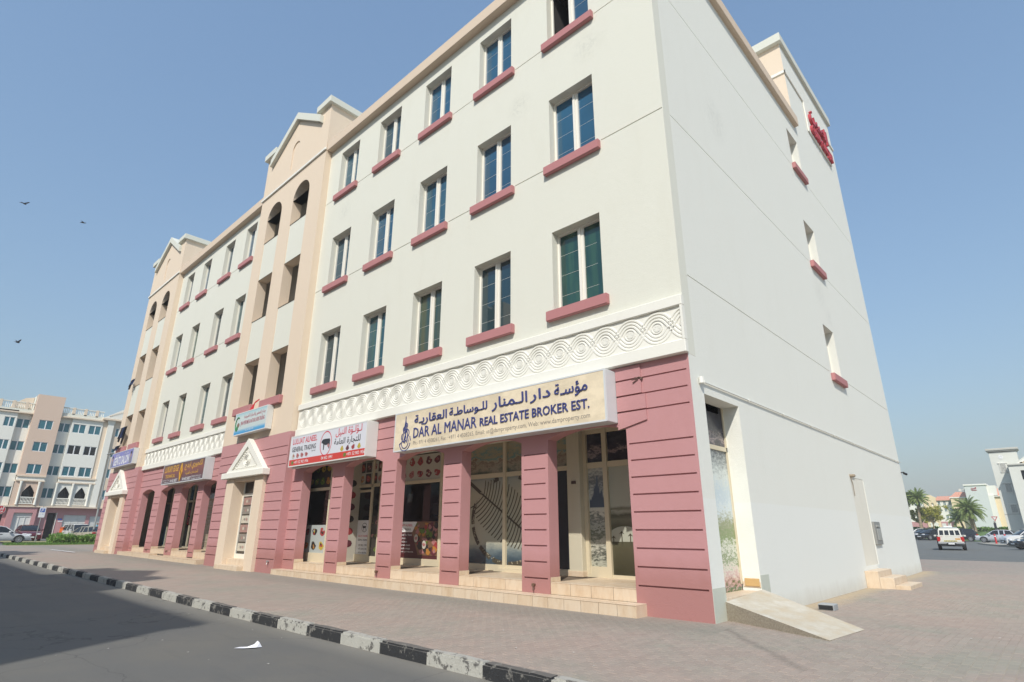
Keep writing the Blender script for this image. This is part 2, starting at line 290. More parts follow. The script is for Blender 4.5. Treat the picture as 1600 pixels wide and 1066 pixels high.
# ------------------------------------------------------------------ mesh helpers
class MB:
    def __init__(s): s.v = []; s.f = []; s.m = []
    def poly(s, pts, m=0):
        n = len(s.v); s.v.extend(tuple(p) for p in pts); s.f.append(tuple(range(n, n + len(pts)))); s.m.append(m)
    def box(s, x0, x1, y0, y1, z0, z1, m=0):
        n = len(s.v)
        s.v += [(x0,y0,z0),(x1,y0,z0),(x1,y1,z0),(x0,y1,z0),(x0,y0,z1),(x1,y0,z1),(x1,y1,z1),(x0,y1,z1)]
        for f in ((0,3,2,1),(4,5,6,7),(0,1,5,4),(1,2,6,5),(2,3,7,6),(3,0,4,7)):
            s.f.append(tuple(n + i for i in f)); s.m.append(m)
        return s
    def bbox(s, x0, x1, y0, y1, z0, z1, bv=0.01, m=0):
        """box with chamfered vertical and horizontal edges facing out (top face inset)"""
        bm = bmesh.new(); bmesh.ops.create_cube(bm, size=1)
        for v in bm.verts: v.co = Vector(((x0+x1)/2 + v.co.x*(x1-x0), (y0+y1)/2 + v.co.y*(y1-y0), (z0+z1)/2 + v.co.z*(z1-z0)))
        bmesh.ops.bevel(bm, geom=list(bm.edges), offset=bv, segments=1, affect='EDGES')
        s.addbm(bm, m); return s
    def addbm(s, bm, m=0):
        n = len(s.v); bm.verts.index_update()
        s.v += [tuple(v.co) for v in bm.verts]
        for f in bm.faces: s.f.append(tuple(n + v.index for v in f.verts)); s.m.append(m)
        bm.free()
    def tube(s, pts, r, seg=6, m=0, cap=True):
        pts = [Vector(p) for p in pts]; rs = r if isinstance(r, (list, tuple)) else [r] * len(pts)
        n0 = len(s.v); prev = None
        for i, p in enumerate(pts):
            d = (pts[min(i + 1, len(pts) - 1)] - pts[max(i - 1, 0)]).normalized()
            a = d.orthogonal().normalized() if prev is None else (prev - d * prev.dot(d)).normalized()
            prev = a; b = d.cross(a)
            for k in range(seg):
                t = 2 * math.pi * k / seg
                s.v.append(tuple(p + (a * math.cos(t) + b * math.sin(t)) * rs[i]))
        for i in range(len(pts) - 1):
            for k in range(seg):
                q = n0 + i * seg; s.f.append((q + k, q + (k + 1) % seg, q + seg + (k + 1) % seg, q + seg + k)); s.m.append(m)
        if cap:
            s.f.append(tuple(n0 + k for k in reversed(range(seg)))); s.m.append(m)
            q = n0 + (len(pts) - 1) * seg; s.f.append(tuple(q + k for k in range(seg))); s.m.append(m)
        return s
    def lathe(s, prof, cx, cy, seg=10, m=0):
        n0 = len(s.v)
        for r, z in prof:
            for k in range(seg):
                t = 2 * math.pi * k / seg; s.v.append((cx + r * math.cos(t), cy + r * math.sin(t), z))
        for i in range(len(prof) - 1):
            for k in range(seg):
                q = n0 + i * seg; s.f.append((q + k, q + (k + 1) % seg, q + seg + (k + 1) % seg, q + seg + k)); s.m.append(m)
        return s
    def prism(s, loop, Mf, d0, d1, m=0, ms=None, holes=(), back=True):
        """solid from a 2D polygon (with holes); Mf(u, v, d) -> xyz"""
        ms = m if ms is None else ms
        loops = [list(loop)] + [list(h) for h in holes]
        flatp = [p for l in loops for p in l]
        tris = tessellate_polygon([[Vector((p[0], p[1], 0)) for p in l] for l in loops])
        n = len(s.v); k = len(flatp)
        s.v += [Mf(p[0], p[1], d0) for p in flatp] + [Mf(p[0], p[1], d1) for p in flatp]
        for t in tris:
            s.f.append(tuple(n + i for i in t)); s.m.append(m)
            if back: s.f.append(tuple(n + k + i for i in reversed(t))); s.m.append(m)
        o = 0
        for l in loops:
            for i in range(len(l)):
                j = (i + 1) % len(l); a, b = n + o + i, n + o + j
                s.f.append((a, b, b + k, a + k)); s.m.append(ms)
            o += len(l)
        return s
    def grid(s, u0, u1, v0, v1, holes, Mf, t, m=0, edge=None):
        """wall plate with rectangular openings. hole = (ua, ub, va, vb, depth or None for through, back material)"""
        us = sorted({u0, u1, *[h[0] for h in holes], *[h[1] for h in holes]}); vs_ = sorted({v0, v1, *[h[2] for h in holes], *[h[3] for h in holes]})
        us = [u for u in us if u0 <= u <= u1]; vs_ = [v for v in vs_ if v0 <= v <= v1]
        for i in range(len(us) - 1):
            for j in range(len(vs_) - 1):
                cu, cv = (us[i] + us[i+1]) / 2, (vs_[j] + vs_[j+1]) / 2
                if any(h[0] < cu < h[1] and h[2] < cv < h[3] for h in holes): continue
                s.poly([Mf(us[i], vs_[j], 0), Mf(us[i+1], vs_[j], 0), Mf(us[i+1], vs_[j+1], 0), Mf(us[i], vs_[j+1], 0)], m)
        def ring(a, b, c, d, dep, mm):
            q = [(a, c), (b, c), (b, d), (a, d)]
            for i in range(4):
                (p, r), (p2, r2) = q[i], q[(i + 1) % 4]
                s.poly([Mf(p, r, 0), Mf(p2, r2, 0), Mf(p2, r2, dep), Mf(p, r, dep)], mm)
        for h in holes:
            dep = t if h[4] is None else h[4]; hm = m if len(h) < 6 else h[5]
            ring(h[0], h[1], h[2], h[3], dep, m)
            if h[4] is not None: s.poly([Mf(h[0], h[2], dep), Mf(h[1], h[2], dep), Mf(h[1], h[3], dep), Mf(h[0], h[3], dep)], hm)
        ring(u0, u1, v0, v1, t, m if edge is None else edge)
        return s
    def mesh(s, name, mats):
        me = bpy.data.meshes.new(name); me.from_pydata(s.v, [], s.f)
        for m in (mats if isinstance(mats, (list, tuple)) else [mats]): me.materials.append(m)
        me.polygons.foreach_set('material_index', s.m); me.update(); return me
    def build(s, name, mats, parent=None, smooth=False):
        me = s.mesh(name, mats)
        if smooth:
            me.polygons.foreach_set('use_smooth', [True] * len(me.polygons))
            try: me.set_sharp_from_angle(angle=math.radians(40))
            except Exception: pass
        return put(name, me, parent)
def put(name, me, parent=None, loc=None):
    o = bpy.data.objects.new(name, me); COL.objects.link(o)
    if parent is not None: o.parent = parent
    if loc is not None: o.location = loc
    return o
def tag(o, label=None, cat=None, group=None, kind=None):
    if label: o['label'] = label
    if cat: o['category'] = cat
    if group: o['group'] = group
    if kind: o['kind'] = kind
    return o
def empty(name, loc=(0, 0, 0), rz=0.0):
    o = bpy.data.objects.new(name, None); COL.objects.link(o); o.location = loc; o.rotation_euler = (0, 0, rz); o.empty_display_size = 0.2; return o
def kids(o): return [c for c in COL.objects if c.parent is o]
def copy_tree(o, parent=None, top=True):
    c = o.copy(); COL.objects.link(c); c.parent = parent
    for ch in kids(o): copy_tree(ch, c, False)
    return c
FR = lambda y0: (lambda u, v, d: (u, y0 + d, v))           # front plane, depth into building
SD = lambda x0: (lambda u, v, d: (x0 - d, u, v))           # side plane facing +x, u = y
# text -----------------------------------------------------------
AR = {'ا': (0xFE8D,2),'أ': (0xFE83,2),'ؤ': (0xFE85,2),'ب': (0xFE8F,4),'ة': (0xFE93,2),'ت': (0xFE95,4),'ج': (0xFE9D,4),'ح': (0xFEA1,4),'خ': (0xFEA5,4),
      'د': (0xFEA9,2),'ر': (0xFEAD,2),'ز': (0xFEAF,2),'س': (0xFEB1,4),'ش': (0xFEB5,4),'ط': (0xFEC1,4),'ع': (0xFEC9,4),'ف': (0xFED1,4),'ق': (0xFED5,4),
      'ك': (0xFED9,4),'ل': (0xFEDD,4),'م': (0xFEE1,4),'ن': (0xFEE5,4),'ه': (0xFEE9,4),'و': (0xFEED,2),'ي': (0xFEF1,4),'ص': (0xFEB9,4)}
def arabic(s):
    out = []
    for i, ch in enumerate(s):
        if ch not in AR: out.append(ch); continue
        p = s[i-1] if i else ' '; n = s[i+1] if i + 1 < len(s) else ' '
        joinp = (p in AR and AR[p][1] == 4) or p == 'ـ'; joinn = AR[ch][1] == 4 and (n in AR or n == 'ـ')
        base, k = AR[ch]
        out.append(chr(base + (3 if joinp and joinn else 1 if joinp else 2 if joinn else 0)))
    return ''.join(reversed(out))
def text_mb(mb, body, x0, x1, z0, z1, y, m=0, ext=0.004, bold=0.0, plane='front', fit=True):
    """lettering filling the box x0..x1, z0..z1 on a plane facing -y (or +x with plane='side')"""
    cu = bpy.data.curves.new('text', 'FONT'); cu.body = body; cu.extrude = 0.0; cu.offset = bold; cu.resolution_u = 2
    o = bpy.data.objects.new('text', cu); COL.objects.link(o)
    dg = bpy.context.evaluated_depsgraph_get(); me = bpy.data.meshes.new_from_object(o.evaluated_get(dg))
    vs_ = [v.co.copy() for v in me.vertices]
    if vs_:
        a, b = min(v.x for v in vs_), max(v.x for v in vs_); c, d = min(v.y for v in vs_), max(v.y for v in vs_)
        sx = (x1 - x0) / max(b - a, 1e-6); sz = (z1 - z0) / max(d - c, 1e-6)
        n = len(mb.v)
        P = [(x0 + (v.x - a) * sx, z0 + (v.y - c) * sz) for v in vs_]
        F3 = (lambda u, v, e: (u, y - e, v)) if plane == 'front' else (lambda u, v, e: (y + e, u, v))
        mb.v += [F3(u, v, ext) for u, v in P]
        for p in me.polygons: mb.f.append(tuple(n + i for i in p.vertices)); mb.m.append(m)
        if ext > 0.01:                                  # raised letters get sides
            k = len(P); mb.v += [F3(u, v, 0) for u, v in P]
            cnt = {}
            for p in me.polygons:
                for e in p.edge_keys: cnt[e] = cnt.get(e, 0) + 1
            for (i, j), q in cnt.items():
                if q == 1: mb.f.append((n + i, n + j, n + k + j, n + k + i)); mb.m.append(m)
    bpy.data.objects.remove(o); bpy.data.curves.remove(cu); bpy.data.meshes.remove(me)
def letters(mb, mats, parent):
    """each raised glyph its own part"""
    par = list(range(len(mb.v)))
    def find(i):
        while par[i] != i: par[i] = par[par[i]]; i = par[i]
        return i
    for f in mb.f:
        a = find(f[0])
        for i in f[1:]: par[find(i)] = a
    groups = {}
    for f, mi in zip(mb.f, mb.m): groups.setdefault(find(f[0]), []).append((f, mi))
    for fs in groups.values():
        ids = sorted({i for f, _ in fs for i in f}); mp = {k: n for n, k in enumerate(ids)}
        q = MB(); q.v = [mb.v[i] for i in ids]; q.f = [tuple(mp[i] for i in f) for f, _ in fs]; q.m = [mi for _, mi in fs]
        q.build('letter', mats, parent)
def disc(mb, cx, cz, rx, rz, y, m=0, n=18, rot=0.0, ring=None, plane='front'):
    F3 = (lambda u, v: (u, y, v)) if plane == 'front' else (lambda u, v: (y, u, v))
    pts = [(math.cos(2*math.pi*i/n), math.sin(2*math.pi*i/n)) for i in range(n)]
    def T(a, b, k=1.0):
        a, b = a * rx * k, b * rz * k
        return F3(cx + a * math.cos(rot) - b * math.sin(rot), cz + a * math.sin(rot) + b * math.cos(rot))
    if ring is None: mb.poly([T(*p) for p in pts], m)
    else:
        for i in range(n):
            p, q = pts[i], pts[(i + 1) % n]; mb.poly([T(*p), T(*q), T(*q, ring), T(*p, ring)], m)

# ------------------------------------------------------------------ ground levels
def smooth(a, b, x):
    t = min(1, max(0, (x - a) / (b - a))); return t * t * (3 - 2 * t)
def gz(x, y):
    z = 0.006 * max(0.0, min(48.0, -x - 8.0))
    if x > -1.5: z -= 0.10 * smooth(0.5, 4.5, y) * (1 - smooth(16, 26, y))
    return z
def sheet(name, xs, ys, off, mat, zf=None, skip=None):
    mb = MB(); zf = zf or (lambda x, y: gz(x, y) + off)
    nx, ny = len(xs), len(ys)
    mb.v = [(x, y, zf(x, y)) for y in ys for x in xs]
    for j in range(ny - 1):
        for i in range(nx - 1):
            if skip and skip((xs[i] + xs[i+1]) / 2, (ys[j] + ys[j+1]) / 2): continue
            q = j * nx + i; mb.f.append((q, q + 1, q + nx + 1, q + nx)); mb.m.append(0)
    o = mb.build(name, mat); tag(o, kind='structure'); return o
def lin(a, b, st):
    n = max(1, int(round((b - a) / st))); return [a + (b - a) * i / n for i in range(n + 1)]
mb = MB(); mb.poly([(-900, -900, -0.9), (900, -900, -0.9), (900, 900, -0.9), (-900, 900, -0.9)])
tag(mb.build('ground', GROUNDM), kind='structure')
sheet('road', lin(-110, 60, 4), lin(-17, -4.6, 3), -0.145, ROADM)
bx = lambda x, y: (-39 < x < -0.25 and 0.3 < y < 19)
sheet('pavement', lin(-56, -0.25, 1.2) + lin(0.0, 26, 1.0), lin(-4.55, 0.3, 0.6) + lin(1.0, 28.9, 1.0), -0.006, PAVJ, skip=bx)
sheet('far_pavement', lin(-110, 60, 5), lin(-24, -17, 2), 0.0, PAVJ)
def park_z(x, y): return -0.02 + .32 * smooth(78, 96, y) * (1 - smooth(-9.5, -7.0, x))
sheet('car_park', lin(-60, -12, 8) + lin(-11, -6, 1) + lin(0, 60, 10), lin(28.9, 76, 8) + lin(79, 101.5, 2.5), 0, PARKM, zf=park_z)
sheet('side_car_park', lin(-112, -56.0, 4), lin(-4.6, 60, 4), 0, PARKM, zf=lambda x, y: 0.27)
def lawn_z(x, y): return -0.05 + 1.42 * smooth(100.0, 116.0, y) + .30 * (1 - smooth(100, 112, y)) * (1 - smooth(-9.5, -7.0, x))
sheet('lawn', lin(-60, 60, 4), lin(99.5, 118, 1.5) + lin(122, 240, 10), 0, LAWNM, zf=lawn_z)
sheet('dry_lawn', lin(-76, -64, 3), lin(-1.5, 14, 3), 0, DRYM, zf=lambda x, y: 0.34)

# kerb: one stone per painted block
kerb = empty('kerb', (0, -4.58, 0)); tag(kerb, kind='structure')
def kstone(L_, mat, r):
    m = MB(); bm = bmesh.new(); bmesh.ops.create_cube(bm, size=1)
    for v in bm.verts: v.co = Vector((v.co.x * (L_ - 0.008), v.co.y * 0.16, v.co.z * 0.30))
    bmesh.ops.bevel(bm, geom=[e for e in bm.edges if abs(e.verts[0].co.z - 0.15) < 1e-4 and abs(e.verts[1].co.z - 0.15) < 1e-4], offset=0.022, segments=2, affect='EDGES')
    bmesh.ops.subdivide_edges(bm, edges=[e for e in bm.edges if abs(e.verts[0].co.x - e.verts[1].co.x) > 0.5], cuts=7)
    for v in bm.verts:
        if abs(v.co.x) < L_ * 0.49: v.co += Vector((0, noise.noise(v.co * 6 + Vector((r, 0, 0))) * 0.010, noise.noise(v.co * 6 + Vector((0, r, 3))) * 0.008))
    m.addbm(bm); return m.mesh('kerb_stone', mat)
KM = [[kstone(1.0, mat, 3.1 * i) for i in range(3)] for mat in (KBLACK, KWHITE)]
for k in range(-12, 62):
    xc = -2.155 - 1.0 * k
    o = put('kerb_stone', KM[k % 2][random.randrange(3)], kerb)
    o.location = (xc + random.uniform(-.006, .006), random.uniform(-.008, .008), gz(xc, -4.6) - 0.135 + random.uniform(-.006, .006)); o.rotation_euler = (random.uniform(-.01, .01), 0.006 if xc < -8 else 0, random.uniform(-.006, .006))

# pavers: nearest 300 single, the rest one mesh, the material carries on beyond
pave = bpy.data.objects['pavement']
def paver_geo(mb, cx, cy, h0, lx, ly):
    g = 0.003; c = 0.005; z = h0
    o = [(cx-lx/2+g, cy-ly/2+g), (cx+lx/2-g, cy-ly/2+g), (cx+lx/2-g, cy+ly/2-g), (cx-lx/2+g, cy+ly/2-g)]
    i = [(cx-lx/2+g+c, cy-ly/2+g+c), (cx+lx/2-g-c, cy-ly/2+g+c), (cx+lx/2-g-c, cy+ly/2-g-c), (cx-lx/2+g+c, cy+ly/2-g-c)]
    n = len(mb.v); mb.v += [(x, y, z - 0.007) for x, y in o] + [(x, y, z) for x, y in i]
    mb.f.append((n+4, n+5, n+6, n+7)); mb.m.append(0)
    for k in range(4): mb.f.append((n+k, n+(k+1) % 4, n+4+(k+1) % 4, n+4+k)); mb.m.append(0)
cells = []
for r in range(int(-7 / PX), int(7.5 / PX)):
    cx = (r + 0.5) * PX
    odd = abs(r) % 2
    for q in range(int(-4.5 / PY) - 1, int(9.5 / PY)):
        cy = (q + 0.5 - 0.5 * odd) * PY
        if cy < -4.40 or (cx < 0.1 and cy > -0.12) or (-15.6 < cx < -1.16 and cy > -0.46): continue
        if 0 < cx < 1.9 and 0.3 < cy < 1.05: pass
        d = Vector((cx - 4.5, cy + 9.71, -1.44)); dep = d.dot(Rf)
        if dep < 0.5: continue
        sx, sy = d.dot(Rr) / dep, d.dot(Ru) / dep
        if abs(sx) > 0.93 or sy < -0.64: continue
        cells.append((d.length, cx, cy))
cells.sort()
far = MB()
pm = MB(); paver_geo(pm, 0, 0, 0, PX, PY); pme = pm.mesh('paver', PAVB)
for i, (d, cx, cy) in enumerate(cells):
    h = gz(cx, cy) + random.uniform(-0.0025, 0.0015)
    if i < 300:
        o = put('paver', pme, pave, (cx, cy, h)); o.rotation_euler = (random.uniform(-.01, .01), random.uniform(-.008, .008), random.uniform(-.01, .01))
    else: paver_geo(far, cx, cy, h, PX, PY)
o = far.build('paver_field', PAVB, pave); o['kind'] = 'stuff'

# ================================================================== MAIN BUILDING
B = empty('apartment_building', (0, 0, 0))
tag(B, 'large cream and pink apartment block with a row of arched shopfronts and two gabled towers', 'building')
def part(name, mb, mats, parent=B, **k): return mb.build(name, mats, parent, **k)
ZT = 4.63                       # top of the pink storey
RW = [(-3.208, -1.801), (-5.987, -4.605), (-8.751, -7.377), (-11.53, -10.177), (-14.318, -12.966)]
LW = [(-23.63, -22.38), (-26.36, -25.11), (-29.62, -28.40), (-32.32, -31.12)]
FZ = [(6.28, 8.423), (10.29, 12.445), (14.36, 16.448)]   # opening bottoms / tops
def groove_slots(x0, x1, z, wins, d=0.018):
    edges = [x0] + [e for a, b in sorted(wins) for e in (a - 0.16, b + 0.16)] + [x1]
    return [(edges[i], edges[i+1], z - 0.014, z + 0.014, d) for i in range(0, len(edges), 2) if edges[i+1] - edges[i] > 0.1]
def upper_wall(x0, x1, wins, matedge):
    holes = [(a, b, z0, z1, None) for a, b in wins for z0, z1 in FZ]
    for z in (10.33, 14.313): holes += groove_slots(x0 + 0.02, x1 - 0.02, z + 0.005, wins)
    m = MB().grid(x0, x1, ZT, 17.3, holes, FR(0.0), 0.32); part('wall', m, CREAM)
upper_wall(-15.3, 0.0, RW, 0); upper_wall(-33.6, -21.3, LW, 0)
# windows
def window(x0, x1, z0, z1, plane, pm, sash_open=False, d=0.27, sill=True):
    Mf = plane
    f = MB()
    def bar(u0, u1, v0, v1, da, db):
        P = [Mf(u, v, dd) for dd in (da, db) for (u, v) in ((u0, v0), (u1, v0), (u1, v1), (u0, v1))]
        n = len(f.v); f.v += P
        for q in ((0,1,2,3),(7,6,5,4),(0,4,5,1),(1,5,6,2),(2,6,7,3),(3,7,4,0)): f.f.append(tuple(n + i for i in q)); f.m.append(0)
    xm = (x0 + x1) / 2
    da, db = d - 0.05, d + 0.04
    bar(x0, x0 + 0.055, z0, z1, da, db); bar(x1 - 0.055, x1, z0, z1, da, db); bar(x0 + 0.055, x1 - 0.055, z1 - 0.055, z1, da, db); bar(x0 + 0.055, x1 - 0.055, z0, z0 + 0.05, da, db)
    bar(xm - 0.075, xm - 0.001, z0 + 0.05, z1 - 0.055, da - 0.015, db); bar(xm + 0.001, xm + 0.075, z0 + 0.05, z1 - 0.055, da + 0.012, db)
    for k in range(1, 4):
        zz = z0 + (z1 - z0) * k / 4 - 0.04
        if not sash_open: bar(x0 + 0.055, xm - 0.075, zz - 0.002, zz + 0.002, d - 0.002, d + 0.008)
        bar(xm + 0.075, x1 - 0.055, zz - 0.002, zz + 0.002, d - 0.002, d + 0.008)
    w_ = f.build('window', ALU, B)
    for i, (a, b) in enumerate(((x0 + 0.055, xm - 0.075), (xm + 0.075, x1 - 0.055))):
        p = MB(); dd = d
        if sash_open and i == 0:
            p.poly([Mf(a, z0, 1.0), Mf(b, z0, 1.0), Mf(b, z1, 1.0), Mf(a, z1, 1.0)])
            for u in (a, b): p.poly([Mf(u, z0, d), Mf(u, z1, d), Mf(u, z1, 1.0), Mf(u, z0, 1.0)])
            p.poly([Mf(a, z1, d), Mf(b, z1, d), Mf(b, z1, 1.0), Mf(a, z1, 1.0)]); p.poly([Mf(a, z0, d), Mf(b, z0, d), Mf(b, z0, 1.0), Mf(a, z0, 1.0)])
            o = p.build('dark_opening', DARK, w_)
        else:
            rx = random.uniform(-.004, .004)
            p.poly([Mf(a, z0, dd), Mf(b, z0, dd + rx), Mf(b, z1, dd + rx), Mf(a, z1, dd)]); p.build('pane', pm, w_)
    if sill:
        s = MB(); bm = bmesh.new(); bmesh.ops.create_cube(bm, size=1)
        for v in bm.verts:
            u = (x0 - 0.15) if v.co.x < 0 else (x1 + 0.15); dd = -0.125 if v.co.y < 0 else 0.0; vv = (z0 - 0.20) if v.co.z < 0 else z0 + 0.045
            v.co = Vector(Mf(u, vv, dd))
        bmesh.ops.bevel(bm, geom=list(bm.edges), offset=0.012, segments=2, affect='EDGES')
        s.addbm(bm)
        q = MB(); q.v, q.f, q.m = s.v, s.f, s.m
        # window board inside the reveal
        P = [Mf(u, v, dd) for dd in (0.0, d) for (u, v) in ((x0 + .001, z0 + 0.002), (x1 - .001, z0 + 0.002), (x1 - .001, z0 + 0.043), (x0 + .001, z0 + 0.043))]
        n = len(q.v); q.v += P
        for g in ((3,2,6,7),(0,1,2,3),(4,5,6,7)): q.f.append(tuple(n + i for i in g)); q.m.append(0)
        q.build('sill', SILLM, w_)
    return w_
for i, (a, b) in enumerate(RW):
    for k, (z0, z1) in enumerate(FZ):
        pm_ = [PVAR['l'][[1, 2, 3, 0, 2][i]], PVAR['u'][[0, 1, 2, 0, 3][i]], PVAR['u'][[1, 0, 0, 3, 2][i]]][k]
        window(a, b, z0, z1, FR(0.0), pm_, sash_open=(i == 0 and k == 2))
for i, (a, b) in enumerate(LW):
    for k, (z0, z1) in enumerate(FZ): window(a, b, z0, z1, FR(0.0), [PVAR['l'][(i + 2) % 3], PVAR['l'][[0, 2, 1, 0][i]], PVAR['u'][(i * 2 + 1) % 4]][k])
# cornice bands
def band(name, x0, x1, y0, y1, z0, z1, mat, bv=0.012): return part(name, MB().bbox(x0, x1, y0, y1, z0, z1, bv), mat)
band('cornice', -15.22, 0.16, -0.25, 0.34, 16.92, 17.36, CORN); band('cornice', -33.62, -21.38, -0.25, 0.34, 16.92, 17.36, CORN)
band('cornice', -0.34, 0.16, 0.345, 11.9, 16.92, 17.36, CORN)
part('roof', MB().box(-39.4, -0.3, 0.35, 18.9, 17.0, 17.2), GREYW)
# guilloche frieze
def frieze_tile(clip=None):
    m = MB(); p = 0.615; Mf = FR(0)
    def ridge(pts, w_, h):
        n0 = len(m.v); k = len(pts)
        for i, (u, v) in enumerate(pts):
            a = pts[max(0, i-1)]; b = pts[min(k-1, i+1)]
            tx, tz = b[0]-a[0], b[1]-a[1]; l = math.hypot(tx, tz) or 1; nx, nz = -tz/l, tx/l
            for (o, d) in ((-w_/2, 0.0), (-w_*0.28, -h), (w_*0.28, -h), (w_/2, 0.0)): m.v.append((u + nx*o, d, v + nz*o))
        for i in range(k-1):
            for j in range(3): q = n0 + i*4 + j; m.f.append((q, q+1, q+5, q+4)); m.m.append(0)
    n = 22
    for off in (-0.066, 0.0, 0.066):
        for sgn in (1, -1):
            pts = []
            for i in range(n + 1):
                u = -p/2 + p*i/n; th = math.pi*u/p
                c = 1.05*(math.cos(th) - .05*math.cos(3*th)); s_ = 1.05*(math.sin(th) - .15*math.sin(3*th))
                slope = -sgn*0.243*math.pi/p*s_; l = math.hypot(1, slope)
                pts.append((u - off*slope/l, sgn*0.243*c + off/l))
            ridge(pts, 0.056, 0.021 if sgn > 0 else 0.012)
    for r_, w_, h in ((0.118, 0.04, 0.014),):
        ridge([(r_*math.cos(2*math.pi*i/16), r_*.92*math.sin(2*math.pi*i/16)) for i in range(17)], w_, h)
    disc(m, 0, 0, 0.085, 0.08, -0.008, n=12)
    for k in range(6):
        t = k*math.pi/3; disc(m, 0.055*math.cos(t), 0.055*math.sin(t), 0.022, 0.014, -0.013, n=6, rot=t)
    for cx in ():                                 # small diamonds between the waves
        for sg in (1, -1): m.poly([(cx, -0.02, sg*0.13), (cx + 0.035*(1 if cx < 0 else -1), -0.004, sg*0.19), (cx, -0.02, sg*0.25)])
    if clip is not None:
        bm = bmesh.new(); bm.from_mesh(m.mesh('medallion', WHITE)); bmesh.ops.bisect_plane(bm, geom=bm.verts[:] + bm.edges[:] + bm.faces[:], plane_co=(clip, 0, 0), plane_no=(1, 0, 0), clear_outer=True)
        m = MB(); m.addbm(bm)
    return m.mesh('medallion', WHITE)
TILEME = frieze_tile(); TILEEND = frieze_tile(-0.085)
def frieze(x0, x1, first, count):
    m = MB()
    m.bbox(x0, x1, -0.13, -0.003, 5.585, 5.80, 0.012); m.bbox(x0, x1, -0.13, -0.003, 4.63, 4.885, 0.012)
    m.box(x0 + 0.004, x1 - 0.004, -0.072, -0.003, 4.887, 5.583)
    for a in ((x1 - 0.05, x1),): m.box(a[0], a[1], -0.126, -0.074, 4.888, 5.582)
    fr = part('frieze', m, WHITE)
    for k in range(count):
        put('medallion', TILEME, fr, (first - 0.615*k, -0.072, 5.235))
frieze(-15.19, 0.03, -0.555 + 0.0, 24); put('medallion', TILEEND, bpy.data.objects['frieze'], (0.06, -0.072, 5.235)); frieze(-33.5, -21.43, -21.85, 19)

# ---- pink arcade
GZ = [0.49 + 0.32 * k for k in range(13)]
AR_D = 0.32
def slots(x0, x1, za, zb, ins=0.06, wob=0.0):
    return [(x0 + ins + random.uniform(-.012, .012), x1 - ins + random.uniform(-.012, .012), z - 0.015, z + 0.014, 0.035) for z in GZ if za + 0.03 < z < zb - 0.03]
def pier(x0, x1, z0, z1, mats=None, side=False):
    m = MB().grid(x0, x1, z0, z1, slots(x0, x1, z0, z1, 0.07 if x1 - x0 < 1.2 else 0.055), FR(0.0), AR_D)
    if side:
        for i, f in enumerate(m.f):
            if all(abs(m.v[j][0]) < 1e-6 for j in f): m.m[i] = 1
    m.poly([(x0, AR_D, z0), (x1, AR_D, z0), (x1, AR_D, z1), (x0, AR_D, z1)])
    return part('pillar', m, mats or PINK)
SPR, RISE = 3.345, 0.18
def arcade(bays, x0, x1, zb):
    """spandrel strip with segmental arch notches, then a scored band above"""
    out = [(x0, SPR)]
    for a, b in sorted(bays):
        n = 12; w_ = b - a; R_ = (w_*w_/4 + RISE*RISE) / (2*RISE); cz = SPR + RISE - R_
        out.append((a, SPR))
        for i in range(1, n):
            u = a + w_*i/n; out.append((u, cz + math.sqrt(R_*R_ - (u - (a+b)/2)**2)))
        out.append((b, SPR))
    out += [(x1, SPR), (x1, 3.64), (x0, 3.64)]
    cl = [out[0]]
    for p in out[1:]:
        if abs(p[0]-cl[-1][0]) + abs(p[1]-cl[-1][1]) > 1e-5: cl.append(p)
    m = MB().prism(cl, FR(0.0), 0.0, AR_D)
    if x1 > -0.01:
        for i, f in enumerate(m.f):
            if all(abs(m.v[j][0]) < 1e-6 for j in f): m.m[i] = 1
    part('arch_band', m, [PINK, SIDEW])
    m = MB().grid(x0, x1, 3.64, zb, slots(x0, x1, 3.64, zb, 0.06), FR(0.0), AR_D)
    if x1 > -0.01:
        for i, f in enumerate(m.f):
            if all(abs(m.v[j][0]) < 1e-6 for j in f): m.m[i] = 1
    part('scored_band', m, [PINK, SIDEW])
RB = [(-3.47, -1.45), (-6.28, -4.25), (-9.03, -6.98), (-11.77, -9.73), (-14.45, -12.5)]
arcade(RB, -15.3, 0.0, ZT - 0.004)
pier(-1.45, 0.0, 0.0 - 0.1, SPR, [PINK, SIDEW], True)
for (a0, b0), (a1, b1) in zip(RB[:-1], RB[1:]): pier(b1, a0, 0.20, SPR)
pier(-15.3, -14.45, 0.0, SPR)
LB = [(-23.6, -21.85), (-26.45, -24.3), (-29.5, -27.4), (-32.7, -30.55)]
arcade(LB, -33.6, -21.3, ZT - 0.004)
pier(-21.85, -21.3, 0.05, SPR); pier(-33.6, -32.7, 0.1, SPR)
for (a0, b0), (a1, b1) in zip(LB[:-1], LB[1:]): pier(b1, a0, 0.30, SPR)
